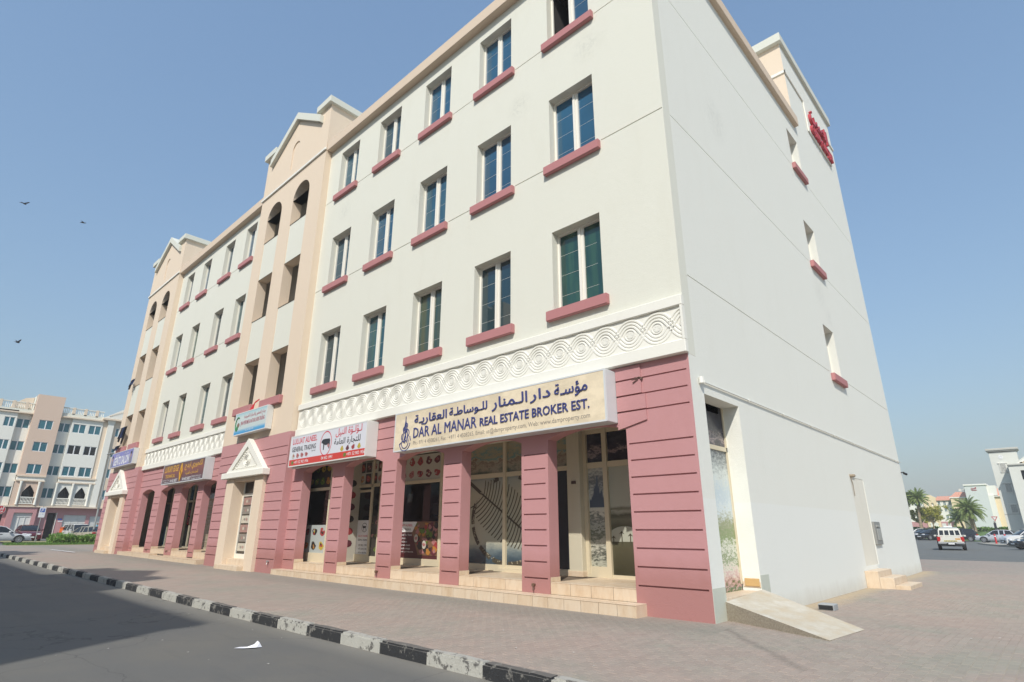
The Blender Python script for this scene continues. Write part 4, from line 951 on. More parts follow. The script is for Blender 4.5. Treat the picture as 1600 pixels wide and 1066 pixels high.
# ---- gabled towers
def gtower(xc, gzr):
    T = empty('gabled_tower', (xc, 0, 0)); T.parent = B
    hw = 3.08; y0 = -0.28
    Mf = FR(y0)
    bays = [(0.47, 1.95), (-2.10, -0.64)]
    holes = []
    for a, b in bays:
        holes += [(a, b, 6.30, 8.37, None), (a, b, 10.33, 12.39, None), (a, b, 14.30, 15.52, None)]
        holes += [(a, b, 8.37, 10.33, .025, 1), (a, b, 12.39, 14.30, .025, 1)]
    m = MB().grid(-hw, hw, 4.84, 15.52, holes, Mf, 0.42)
    m.build('tower_wall', [PEACH, CREAM], T)
    # top: arch notches below, gable outline above, blind niche
    out = [(-hw, 15.52)]
    for a, b in sorted(bays):
        out.append((a, 15.52)); r = (b - a) / 2
        for i in range(1, 12): t = math.pi * (1 - i / 12); out.append(((a + b) / 2 + r * math.cos(t), 15.52 + r * math.sin(t)))
        out.append((b, 15.52))
    out += [(hw, 15.52), (hw, 19.38), (2.05, 19.38), (2.05, 18.95), (0, 20.22), (-2.05, 18.95), (-2.05, 19.38), (-hw, 19.38)]
    nic = [(-0.36, 17.55), (0.36, 17.55)] + [(0.36 * math.cos(math.pi * i / 10), 18.66 + 0.36 * math.sin(math.pi * i / 10)) for i in range(11)]
    m = MB().prism(out, Mf, 0.0, 0.42, holes=[nic], back=False)
    m.prism(nic, Mf, 0.045, 0.05, back=False)
    m.build('gable', PEACH, T)
    m = MB(); m.box(-hw, -hw + .4, y0 + .421, 3.0, 4.84, 17.0); m.box(hw - .4, hw, y0 + .421, 3.0, 4.84, 17.0)
    m.box(-hw, -2.05, y0 + .421, 3.0, 17.0, 19.38); m.box(2.05, hw, y0 + .421, 3.0, 17.0, 19.38); m.box(-2.05, 2.05, y0 + .421, 3.0, 17.2, 18.5)
    m.build('tower_return', PEACH, T)
    m = MB()
    for sg in (1, -1):
        a, b = sorted((sg * 2.02, sg * (hw + .16))); m.bbox(a, b, y0 - .17, 3.15, 19.38, 19.70, .012)
        P0, P1 = Vector((sg * 2.5, 0, 18.68)), Vector((0, 0, 20.24)); dn = Vector((0, 0, .36))
        lo = [(P0.x, P0.z), (P1.x, P1.z), (P1.x, P1.z + .36), (P0.x, P0.z + .36)]
        if sg > 0: lo = [(2.02, 18.98), (0, 20.24), (0, 20.62), (2.02, 19.36)]
        else: lo = [(-2.02, 18.98), (-2.02, 19.36), (0, 20.62), (0, 20.24)]
        m.prism(lo, FR(y0), -0.17, 3.1)
        lo2 = [(2.02, 18.98), (2.02, 19.36), (2.45, 19.09), (2.45, 18.71)]
        m.prism([(sg * u, v) for u, v in lo2], FR(y0), -0.172, -0.004)
    m.build('coping', COPE, T)
    m = MB(); m.bbox(-hw - .03, hw + .03, y0 - .07, y0 - .002, 16.95, 17.07, .012); m.build('string_course', WHITE, T)
    # loggias behind the openings
    for a, b in bays:
        for k, (z0, z1) in enumerate(((6.30, 8.37), (10.33, 12.39), (14.30, 16.3))):
            lg = MB(); ya, yb = y0 + .425, 1.55; A, B_ = a - .35, b + .35
            lg.poly([(A, yb, z0), (B_, yb, z0), (B_, yb, z1 + .3), (A, yb, z1 + .3)]); lg.poly([(A, ya, z1 + .3), (B_, ya, z1 + .3), (B_, yb, z1 + .3), (A, yb, z1 + .3)])
            lg.poly([(A, ya, z0), (B_, ya, z0), (B_, yb, z0), (A, yb, z0)])
            for u in (A, B_): lg.poly([(u, ya, z0), (u, yb, z0), (u, yb, z1 + .3), (u, ya, z1 + .3)])
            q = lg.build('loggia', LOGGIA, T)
            wf = MB(); wz0, wz1 = z0 + .1, z0 + 1.35
            wf.box(A + .3, B_ - .3, yb - .05, yb - .01, wz0, wz1, 0)
            mid = (A + B_) / 2
            wf.box(A + .26, A + .31, yb - .08, yb - .01, wz0, wz1, 1); wf.box(mid - .02, mid + .02, yb - .08, yb - .051, wz0, wz1, 1); wf.box(B_ - .31, B_ - .26, yb - .08, yb - .01, wz0, wz1, 1); wf.box(A + .26, B_ - .26, yb - .08, yb - .01, wz1, wz1 + .05, 1)
            wf.build('rear_window', [PDARK, ALU], q)
            if k == 1 and a > 0: MB().lathe([(0.0, z1 + .19), (.16, z1 + .20), (.19, z1 + .25), (.19, z1 + .298)], mid, .7, 14).build('ceiling_lamp', PLASTIC, q, smooth=True)
            if k == 2:
                g = MB(); 
                for j in range(7):
                    u0, u1 = a + (b - a) * j / 7, a + (b - a) * (j + 1) / 7; dy = .05 * (j % 2); g.poly([(u0, .60 + dy, z0), (u1, .60 + .05 - dy, z0), (u1, .60 + .05 - dy, z0 + 2.1 + .1 * math.sin(j)), (u0, .60 + dy, z0 + 2.1 + .1 * math.sin(j - 1))])
                g.build('grey_tarpaulin', flat('grey_cloth', (0.35, 0.35, 0.32), .9), q)
    for a, b in bays:
        m = MB(); m.bbox(a - .12, b + .14, y0 - .15, y0 + .0, 6.02, 6.33, .012); m.build('sill', SILLM, T)
    # pink base, porch surround
    holes = [(-1.0, 1.0, gzr + .1, 3.36, None)] + [(-hw + .06, -1.05, z - .015, z + .014, .035) for z in GZ if gzr + .1 < z < 3.3] + [(1.05, hw - .06, z - .015, z + .014, .035) for z in GZ if gzr + .1 < z < 3.3] + [(-hw + .06, hw - .06, z - .015, z + .014, .035) for z in GZ if 3.4 < z < 4.8]
    m = MB().grid(-hw, hw, gzr - .15, 4.84, holes, Mf, 0.55); m.build('tower_base', PINK, T)
    m = MB(); m.box(-1.66, -0.97, y0 - .13, y0 - .002, gzr - .1, 3.36); m.box(0.97, 1.66, y0 - .13, y0 - .002, gzr - .1, 3.36); m.box(-.995, -0.97, y0 - .001, .06, gzr - .1, 3.36); m.box(0.97, .995, y0 - .001, .06, gzr - .1, 3.36); m.box(-.965, .965, y0 - .10, .06, 3.25, 3.355)
    m.build('porch_jamb', PEACH, T)
    m = MB(); m.bbox(-1.90, 1.86, y0 - .30, y0 - .003, 3.37, 3.60, .015)
    tri = [(-1.72, 3.60), (1.68, 3.60), (0.0, 4.86)]
    inn = [(-1.22, 3.70), (1.18, 3.70), (0.0, 4.56)]
    m.prism(tri, FR(y0), -.20, -.003, holes=[inn], back=False); m.prism(inn, FR(y0), -.13, -.12, back=False)
    pd = m.build('pediment', WHITE, T)
    m = MB()
    for sg in (1, -1):
        for i in range(9):
            f = (i + .6) / 9.6; cx, cz = sg * (1.02 - .96 * f), 3.77 + .66 * f
            m.bbox(cx - .035, cx + .035, y0 - .165, y0 - .128, cz - .035, cz + .035, .012)
    for i in range(12): m.bbox(-.95 + .16 * i, -.86 + .16 * i, y0 - .16, y0 - .128, 3.73, 3.79, .01)
    for r_ in (.28, .2, .1): m.tube([(r_ * 1.1 * math.cos(2 * math.pi * i / 16), y0 - .14, 4.02 + r_ * .8 * math.sin(2 * math.pi * i / 16)) for i in range(17)], .022, 5)
    m.build('tympanum_relief', WHITE, pd)
    m = MB(); m.bbox(-1.05, 1.0, y0 - .36, y0 + .02, gzr - .1, gzr + .16, .006); m.bbox(-.96, .96, y0 + .022, .12, gzr - .1, gzr + .36, .006); m.build('porch_step', TILE, T)
    m = MB(); m.box(-.97, -.90, .02, .10, gzr + .36, 3.25); m.box(.90, .97, .02, .10, gzr + .36, 3.25); m.box(-.04, .04, .00, .08, gzr + .36, 3.25); m.box(-.90, .90, .02, .09, 2.70, 2.80); m.box(-.90, .90, .02, .10, gzr + .36, gzr + .52)
    dr = m.build('porch_door', ALU, T)
    m = MB(); m.poly([(-.90, .06, gzr + .5), (.90, .06, gzr + .5), (.90, .06, 3.25), (-.90, .06, 3.25)]); m.build('pane', PDARK, dr)
    pr = MB()
    for x0 in (-.86, .06):
        for j in range(6):
            z_ = gzr + .62 + j * .34; 
            pr.poly([(x0, .055, z_), (x0 + .78, .055, z_), (x0 + .78, .055, z_ + .28), (x0, .055, z_ + .28)], j % 3)
            for q in range(4): blob(pr, x0 + .1 + .19 * q, z_ + .14, .07, .052 - .0004 * q, (j + q) % 3)
    pr.build('poster', [PWHITE, flat('poster_grey', (.22, .20, .18), .3), flat('poster_rose', (.35, .20, .18), .3)], dr)
    return T
gtower(-18.32, 0.05); gtower(-36.36, 0.16)

# ---- pipes, boxes and fittings on the block
def tap(x, z, mat):
    o = MB(); o.tube([(x, 0.0, z), (x, -.06, z)], .022, 8); o.lathe([(.03, z - .03), (.034, z - .012), (.034, z + .02), (.02, z + .032), (0, z + .032)], x, -.065, 8); o.tube([(x, -.065, z - .02), (x + .012, -.085, z - .10)], .012, 6)
    return o
for x, z in ((-3.88, 0.36), (-9.60, 0.36)):
    t_ = tap(x, z, None).build('wall_tap', flat('brown_brass', (0.14, 0.08, 0.05), .5), smooth=True)
    tag(t_, 'brown brass wall tap low on the pillar under the real estate sign' if x > -5 else 'brown brass wall tap low on the pillar between the two shop signs', 'tap')
o = tap(-15.62, .42, None).build('wall_tap', STEEL, smooth=True); o.location.y = -.28; tag(o, 'pale steel wall tap low on the pink wall beside the first porch', 'tap')
for x, lb in ((-21.95, 'small brown wall tap at the right end of the left shop steps'), (-26.9, 'small brown wall tap on the second pillar of the left arcade'), (-30.0, 'small brown wall tap on the third pillar of the left arcade')):
    tag(tap(x, .48, None).build('wall_tap', flat('brown_brass', (0.14, 0.08, 0.05), .5), smooth=True), lb, 'tap')
o = MB().tube([(0.03, .35, 4.15), (.03, 19.1, 4.17)], .016, 8).build('conduit_pipe', PLASTIC, smooth=True); tag(o, 'thin white conduit pipe running along the side wall above the entrance', 'pipe')
for k in range(9): MB().box(0.0, .05, .5 + 2.2 * k, .52 + 2.2 * k, 4.13, 4.18).build('clip', PLASTIC, o)
MB().lathe([(.0, 4.09), (.05, 4.1), (.05, 4.22), (0, 4.23)], .05, .36, 8).build('junction_box', PLASTIC, o)
m = MB(); m.bbox(0.0, .07, 12.05, 12.85, 1.02, 1.72, .012); o = m.build('meter_box', flat('grey_meter', (.30, .30, .28), .5, .3)); tag(o, 'small grey meter box with a window on the side wall', 'meter box')
m = MB(); m.bbox(.07, .09, 12.2, 12.7, 1.15, 1.5, .01); m.box(.07, .095, 12.25, 12.65, 1.56, 1.62); m.build('cover', flat('grey_meter_cover', (.44, .44, .41), .35, .3), o)
o = empty('side_steps', (0, 11, -.12)); o.parent = B
for (x0, x1, z1) in ((0.0, .34, .46), (.341, .70, .30), (.701, 1.06, .12)):
    for j in range(2):
        ya = 10.05 + .88 * j; m = MB().bbox(x0 + .004, x1, ya - 11, ya + .874 - 11, -.12, z1, .006); m.build('tile', TILE, o)
m = MB(); m.tube([(0, 0, .02), (.10, 0, .03), (.14, 0, 0)], .02, 6); m.tube([(.11, -.05, -.02), (.17, .10, -.05)], [.045, .05], 10); m.tube([(.17, .10, -.05), (.172, .103, -.052)], .04, 10, 1)
o = m.build('security_camera', [BLACKP, PDARK]); o.location = (0, 18.9, 3.72); tag(o, 'black security camera on a bracket at the far corner of the side wall', 'camera')
m = MB(); m.bbox(-.02, .14, -.04, .10, -.04, .04, .02); m.box(.02, .06, .02, .5, 0.02, .03); m.tube([(.02, 0, 0), (.03, .05, -.25), (.02, .1, -.6)], .012, 5); o = m.build('broken_lamp_bracket', flat('rusty_bracket', (.30, .24, .17), .7)); o.location = (0, 10.4, 3.05); tag(o, 'broken rusty lamp bracket above the blocked doorway in the side wall', 'bracket')
# mesh vent box on the ground beside the wall
m = MB(); m.bbox(.45, .75, 3.85, 4.15, -.10, .02, .01); m.box(.47, .73, 3.84, 3.848, -.08, .0, 1); o = m.build('drain_box', [flat('grey_plastic', (.33, .34, .34), .5), BLACKP]); tag(o, 'small grey and black drain box on the paving beside the side wall', 'box')
# concrete ramp to the side entrance
m = MB(); y0r, y1r = 0.46, 2.2
P = [(0.004, y0r, .29), (1.80, y0r - .85, gz(1.8, -.4) + .008), (1.92, 1.0, gz(1.9, 1) + .008), (0.004, y1r + .0, .37)]
m = MB(); n = len(P)
top = [Vector(p) for p in P]
m.poly(top, 0)
for i in range(n):
    a, b = top[i], top[(i + 1) % n]; m.poly([a, b, (b.x, b.y, -.2), (a.x, a.y, -.2)], 1)
o = m.build('access_ramp', [RAMPM, RAMPS]); tag(o, 'stained concrete access ramp leading up to the side entrance', 'ramp')

# ================================================================== SIGNS
def sign_box(name, label, x0, x1, y0, yb, z0, z1, face, rim, tilt=0.0):
    e = empty(name, ((x0 + x1) / 2, yb, z0)); tag(e, label, 'sign', 'shop signs along the facade')
    e.location = (0, 0, 0)
    m = MB().bbox(x0, x1, y0 + .012, yb, z0, z1, .012); m.build('sign_box', rim, e)
    m = MB(); r_ = .035
    for a, b, c, d in ((x0, x1, z0, z0 + r_), (x0, x1, z1 - r_, z1), (x0, x0 + r_, z0 + r_, z1 - r_), (x1 - r_, x1, z0 + r_, z1 - r_)): m.box(a, b, y0 - .006, y0 + .0115, c, d)
    m.build('sign_rim', rim, e)
    m = MB(); m.poly([(x0 + r_, y0, z0 + r_), (x1 - r_, y0, z0 + r_), (x1 - r_, y0, z1 - r_), (x0 + r_, y0, z1 - r_)]); m.build('sign_face', face, e)
    return e
def face_mat(name, col, amt=.2, grad=None):
    m, t, b = newmat(name); P = pos(t)
    n = noise_(t, stretch(t, P, 1.2, 1, 2.2), 1.2, 5, .65); s_ = noise_(t, stretch(t, P, 7, 1, .3), 1, 3)
    c = mixc(t, ramp(t, n, [(.4, (0, 0, 0)), (.62, (1, 1, 1))]), tuple(col), tuple(min(.9, x * (1 + amt) + .02) for x in col))
    c = mixc(t, math_(t, 'MULTIPLY', ramp(t, s_, [(.5, (0, 0, 0)), (.8, (1, 1, 1))]), .12), c, tuple(x * .75 for x in col))
    if grad:
        s = N(t, 'ShaderNodeSeparateXYZ'); L(t, P, s.inputs[0]); z0, z1, stops = grad
        h = math_(t, 'DIVIDE', math_(t, 'SUBTRACT', s.outputs[2], z0), z1 - z0); c = ramp(t, h, stops)
    L(t, c, b.inputs['Base Color']); b.inputs['Roughness'].default_value = .3; return m
RIMG = flat('grey_sign_rim', (.62, .64, .64), .4)
sx0, sx1, sy, sz0, sz1 = -8.68, -1.62, -.40, 3.48, 4.555
S = sign_box('shop_sign', 'long beige real estate sign with raised navy Arabic and English letters', sx0, sx1, sy, -.002, sz0, sz1, face_mat('beige_sign_face', (.66, .56, .40), .22), RIMG)
YS = sy
m = MB()
text_mb(m, arabic('مؤسـة'), -2.92, -2.05, 4.10, 4.43, YS, 0, .022, .008); text_mb(m, arabic('دار'), -3.62, -3.03, 4.12, 4.42, YS, 0, .022, .008); text_mb(m, arabic('الـمنار'), -4.82, -3.70, 4.10, 4.43, YS, 0, .022, .008)
text_mb(m, arabic('للـوساطـة'), -6.35, -4.98, 4.13, 4.40, YS, 0, .022, .008); text_mb(m, arabic('العقاريـة'), -7.78, -6.45, 4.10, 4.40, YS, 0, .022, .008)
text_mb(m, 'DAR AL MANAR', -7.80, -5.34, 3.79, 4.06, YS, 0, .018, 0.0)
text_mb(m, 'REAL ESTATE BROKER EST.', -5.22, -2.02, 3.80, 4.00, YS, 0, .022, .006)
letters(m, NAVY, S)
m = MB(); text_mb(m, 'Ph:- 971 4 4508261, Fax : +971 4 4508265, Email: us@damproperty.com, Web: www.damproperty.com', -7.80, -2.02, 3.57, 3.71, YS, 0, .003); m.build('contact_line', GREYT, S)
m = MB()                                            # calligraphic emblem
for k, (cx, cz, r_, a0, a1) in enumerate(((-8.17, 3.72, .24, 3.3, 6.1), (-8.17, 3.70, .15, 3.0, 6.2), (-8.20, 3.86, .13, 2.4, 5.4), (-8.12, 3.95, .12, -1.2, 2.2), (-8.18, 4.06, .09, 2.0, 5.6), (-8.14, 4.17, .06, -1, 2.5))):
    m.tube([(cx + r_ * math.cos(a0 + (a1 - a0) * i / 10), YS - .006, cz + r_ * math.sin(a0 + (a1 - a0) * i / 10)) for i in range(11)], .013, 4)
for x0, z0, x1, z1 in ((-8.30, 3.72, -8.17, 4.32), (-8.02, 3.72, -8.16, 4.28), (-8.17, 3.68, -8.17, 4.42), (-8.24, 3.7, -8.10, 4.1), (-8.08, 3.7, -8.22, 4.12), (-7.96, 3.86, -7.92, 3.74), (-8.4, 3.68, -8.34, 3.71)): m.tube([(x0, YS - .006, z0), (x1, YS - .006, z1)], .014, 4)
m.build('emblem', NAVY, S)
# white and red butcher sign
S = sign_box('shop_sign', 'white butcher shop sign with a cow emblem and a red strip along the bottom', -14.84, -10.08, -.40, -.002, 3.50, 4.56, flat('white_sign_face', (.66, .66, .70), .3), flat('white_sign_rim', (.70, .70, .66), .4))
m = MB(); m.poly([(-14.80, YS - .002, 3.535), (-10.12, YS - .002, 3.535), (-10.12, YS - .002, 3.74), (-14.80, YS - .002, 3.74)]); m.build('red_strip', flat('red_sign_strip', (.60, .05, .035), .3), S)
m = MB(); text_mb(m, 'LULUAT ALNEEL', -14.68, -13.02, 4.26, 4.46, YS, 0, .003, .014); text_mb(m, arabic('لـؤلـؤة النيل'), -11.85, -10.35, 4.22, 4.50, YS, 0, .003, .012); text_mb(m, 'GENERAL TRADING', -14.68, -13.05, 4.00, 4.17, YS, 1, .003, .014); text_mb(m, arabic('للتجارة العامة'), -11.90, -10.40, 3.93, 4.19, YS, 1, .003, .012)
for a, tx in ((-14.45, '+971 52 902 1936'), (-12.62, '04 452 1991'), (-11.1, '+971 52 902 1936')): text_mb(m, tx, a, a + .062 * len(tx), 3.59, 3.69, YS - .002, 2, .002, .008)
text_mb(m, 'لحوم'[:0] + 'FRESH MEAT', -13.3, -13.05, 3.92, 3.96, YS, 1, .003); m.build('lettering', [RED, BLK, WHT], S)
m = MB(); disc(m, -12.42, 4.10, .36, .40, YS - .003, 0, 28, ring=.92)
cow = [(-12.68, 4.20), (-12.62, 4.24), (-12.55, 4.25), (-12.20, 4.24), (-12.16, 4.18), (-12.17, 3.92), (-12.22, 3.92), (-12.23, 4.06), (-12.42, 4.04), (-12.50, 4.07), (-12.51, 3.90), (-12.56, 3.90), (-12.57, 4.08), (-12.62, 4.12), (-12.70, 4.13)]
m.prism(cow, FR(YS), -.004, -.003, 1, back=False); blob(m, -12.24, 4.02, .07, YS - .006, 2); m.build('cow_emblem', [RED, BLK, PRED[2]], S)
m = MB()
for i, c in enumerate((7, 2, 2, 2)): blob(m, -14.55 + .3 * i, 3.86, .10, YS - .004, c); blob(m, -14.52 + .3 * i, 3.87, .05, YS - .005, 0)
for i, c in enumerate((5, 1, 0, 5)): blob(m, -11.40 + .32 * i, 3.84, .09, YS - .004, c)
for i in (-14.55, -11.2): m.poly([(i - .08, YS - .004, 3.58), (i + .06, YS - .004, 3.58), (i + .06, YS - .004, 3.69), (i - .08, YS - .004, 3.69)], 4)
m.build('food_print', PRED + [PWHITE], S)
m = MB(); m.bbox(-14.70, -10.55, -.34, -.28, 3.44, 3.475, .004); m.build('light_tube', PLASTIC, S)
# herb trader sign over the first porch
y3 = -.53
S = sign_box('shop_sign', 'pale herb trading sign with red letters and a blue band above the first porch', -19.80, -16.85, y3, -.283, 5.09, 6.01, face_mat('pale_sign_face', (.55, .62, .60), .1, grad=(5.09, 6.01, [(0.0, (.02, .22, .52)), (.14, (.08, .36, .62)), (.26, (.55, .62, .60)), (.78, (.60, .66, .63)), (.95, (.36, .58, .62))])), flat('white_sign_rim', (.70, .70, .66), .4))
m = MB(); text_mb(m, 'JINAH PERFUMES & NATURAL HERB TRADING', -19.2, -17.02, 5.42, 5.63, y3, 0, .003, .012); text_mb(m, arabic('جناح للعطور والتجارة الطبيعية'), -18.95, -17.0, 5.67, 5.88, y3, 0, .003, .008); text_mb(m, 'Tel: 04 452 1991', -18.7, -17.9, 5.19, 5.25, y3, 1, .003); m.build('lettering', [flat('rose_letters', (.42, .06, .10), .4), WHT], S)
m = MB(); m.tube([(-19.48 + .2 * math.cos(a), y3 - .004, 5.55 + .28 * math.sin(a)) for a in [1.0 + .32 * i for i in range(12)]], .03, 4); blob(m, -19.52, 5.38, .11, y3 - .005, 0); disc(m, -19.42, 5.5, .12, .10, y3 - .004, 1, 12); m.build('emblem', [flat('green_emblem', (.04, .22, .07), .4), flat('brown_emblem', (.25, .14, .09), .4)], S)
m = MB()
pts = [(-18.75, 6.0), (-18.5, 6.18), (-18.25, 6.34), (-17.9, 6.40), (-17.92, 6.35), (-18.28, 6.27), (-18.38, 6.0)]
m.prism(pts, FR(-.46), -.01, .01); o = m.build('red_cloth', flat('red_fabric', (.62, .03, .04), .8)); tag(o, 'red cloth draped over the sill behind the herb trading sign', 'cloth')
# brown sign, purple barber sign
S = sign_box('shop_sign', 'maroon sign with gold Arabic and English letters in the left arcade', -28.36, -22.80, -.40, -.002, 3.56, 4.54, face_mat('maroon_sign_face', (.13, .03, .03), .2, grad=(3.56, 4.54, [(0, (.075, .04, .06)), (.3, (.13, .025, .025)), (.6, (.22, .045, .03)), (1, (.08, .03, .03))])), RIMG)
m = MB(); text_mb(m, 'LUXURY EDGE', -28.1, -26.15, 4.13, 4.43, YS, 0, .003, .014); text_mb(m, 'TECHNICAL', -27.9, -26.5, 3.86, 4.02, YS, 0, .003, .01); text_mb(m, arabic('لكجوري ايدج'), -25.3, -23.1, 4.08, 4.46, YS, 0, .003, .01); text_mb(m, arabic('للخدمات الفنية'), -25.1, -23.5, 3.86, 4.04, YS, 0, .003, .006)
for a, b, tx, z in ((-28.2, -27.2, 'Luxury Edge Technical', 3.72), (-28.2, -27.2, 'luxuryedge@mail.com', 3.62), (-24.2, -23.05, 'Building maintenance', 3.72), (-24.2, -23.05, 'Dubai U.A.E.', 3.62)): text_mb(m, tx, a, b, z, z + .07, YS, 1, .003)
text_mb(m, '04 452 8837', -27.1, -26.1, 3.63, 3.77, YS, 1, .003, .01); text_mb(m, '04 452 8837', -25.4, -24.3, 3.63, 3.77, YS, 1, .003, .01); m.build('lettering', [GOLD, WHT], S)
m = MB()
for k in range(4): m.tube([(-25.75 + .25 * (1 - abs(2 * i / 10 - 1)) * (1 if k % 2 else -1) * (.4 + .3 * (k // 2)), YS - .005, 3.62 + .84 * i / 10) for i in range(11)], .018, 4)
m.build('emblem', GOLD, S)
y5 = -.55
S = sign_box('shop_sign', 'purple gents salon sign above the far porch', -38.55, -33.95, y5, -.283, 5.06, 5.96, face_mat('purple_sign_face', (.17, .15, .42), .25), RIMG)
m = MB(); text_mb(m, 'GENTS SALON', -37.9, -34.65, 5.15, 5.68, y5, 0, .003, .035); text_mb(m, 'NEW LOOK', -37.6, -36.9, 5.72, 5.84, y5, 0, .003, .01); text_mb(m, arabic('صالون رجالي'), -35.9, -34.9, 5.7, 5.86, y5, 0, .003, .006); m.build('lettering', WHT, S)
m = MB()
for x0 in (-38.35, -34.45):
    disc(m, x0 + .1, 5.62, .14, .18, y5 - .004, 0, 12); m.poly([(x0 - .1, y5 - .004, 5.12), (x0 + .32, y5 - .004, 5.12), (x0 + .26, y5 - .004, 5.45), (x0 - .04, y5 - .004, 5.45)], 1); disc(m, x0 + .1, 5.72, .15, .09, y5 - .005, 2, 10)
m.build('portrait_print', [flat('printed_skin', (.42, .26, .19), .4), flat('printed_grey', (.2, .2, .24), .4), BLK], S)
# red roof-level sign on the side wall
S = empty('roof_sign'); tag(S, 'red raised lettering on a cream backing high on the side wall', 'sign')
m = MB(); m.bbox(.006, .06, 14.2, 17.75, 18.12, 19.72, .01); m.build('backing_board', WHITE, S)
m = MB(); text_mb(m, arabic('الصين'), 14.5, 17.3, 18.75, 19.75, .06, 0, .12, .012, 'side'); text_mb(m, 'CHINA CLUSTER', 14.45, 17.65, 18.2, 18.6, .06, 0, .12, .008, 'side'); letters(m, flat('roof_letters_red', (.42, .045, .06), .5), S)
# laundry on the far tower
CLD = flat('dark_laundry', (.018, .018, .022), .9); CLB = flat('blue_laundry', (.03, .05, .13), .9)
def laundry(x0, x1, y, z, n, label, drop):
    e = MB()
    for i in range(n):
        a = x0 + (x1 - x0) * i / n; b = a + (x1 - x0) / n * random.uniform(.7, 1.1); h = drop * random.uniform(.5, 1)
        k = 5
        for j in range(k): 
            u0, u1 = a + (b - a) * j / k, a + (b - a) * (j + 1) / k; d0, d1 = .06 * math.sin(3 * j + i), .06 * math.sin(3 * (j + 1) + i)
            e.poly([(u0, y + d0, z), (u1, y + d1, z), (u1 - .02, y - .1 + d1, z - h * random.uniform(.85, 1)), (u0 + .02, y - .1 + d0, z - h * random.uniform(.85, 1))], i % 3 == 2)
    o = e.build('laundry', [CLD, CLB]); tag(o, label, 'laundry'); MB().tube([(x0 - .2, y, z + .01), (x1 + .2, y, z + .01)], .015, 5).build('rail', STEEL, o)
laundry(-38.5, -37.2, -.42, 7.6, 4, 'dark washing hanging down the lowest balcony opening above the barber sign', 1.3); laundry(-38.5, -37.4, -.5, 6.42, 5, 'dark and blue clothes bundled over the sill above the barber sign', .35); laundry(-38.5, -37.8, -.45, 10.75, 3, 'dark clothes hanging out of the second floor opening of the far tower', .7)

# ================================================================== BACKGROUND LEFT
def wheel_mesh(r, w_):
    m = MB(); s_ = 14
    n0 = len(m.v)
    for x in (-w_/2, w_/2):
        for k in range(s_): t = 2*math.pi*k/s_; m.v.append((r*math.cos(t), x, r*math.sin(t)))
    for k in range(s_): m.f.append((n0+k, n0+(k+1) % s_, n0+s_+(k+1) % s_, n0+s_+k)); m.m.append(0)
    m.f.append(tuple(n0+k for k in range(s_))); m.m.append(0); m.f.append(tuple(n0+s_+k for k in reversed(range(s_)))); m.m.append(0)
    rim = MB()
    for sy in (-1, 1):
        y = sy*(w_/2 + .004)
        rim.poly([(r*.22*math.cos(2*math.pi*k/8), y, r*.22*math.sin(2*math.pi*k/8)) for k in range(8)])
        for k in range(10):
            t = 2*math.pi*k/10; 
            rim.poly([(r*.2*math.cos(t-.25), y, r*.2*math.sin(t-.25)), (r*.64*math.cos(t-.14), y, r*.64*math.sin(t-.14)), (r*.64*math.cos(t+.14), y, r*.64*math.sin(t+.14)), (r*.2*math.cos(t+.25), y, r*.2*math.sin(t+.25))])
        for k in range(16):
            a, b = 2*math.pi*k/16, 2*math.pi*(k+1)/16; rim.poly([(r*.60*math.cos(a), y, r*.60*math.sin(a)), (r*.7*math.cos(a), y, r*.7*math.sin(a)), (r*.7*math.cos(b), y, r*.7*math.sin(b)), (r*.60*math.cos(b), y, r*.60*math.sin(b))])
    return m.mesh('tyre', RUBBER), rim.mesh('rim', RIM)
def loft(stations, mat_i=0, mb=None, cap=True):
    """stations: list of (x, [(y, z) ...half profile from bottom centre up to top centre])"""
    mb = mb or MB(); n0 = len(mb.v); k = len(stations[0][1])
    for x, pr in stations:
        for (y, z) in pr: mb.v.append((x, y, z))
        for (y, z) in pr: mb.v.append((x, -y, z))
    for i in range(len(stations) - 1):
        for j in range(k - 1):
            a = n0 + i*2*k + j; b = a + 2*k
            mb.f.append((a, b, b+1, a+1)); mb.m.append(mat_i)
            mb.f.append((a+k, a+k+1, b+k+1, b+k)); mb.m.append(mat_i)
    if cap:
        for i in (0, len(stations)-1):
            q = n0 + i*2*k; mb.f.append(tuple([q+j for j in range(k)] + [q+k+j for j in reversed(range(k))])); mb.m.append(mat_i)
    return mb
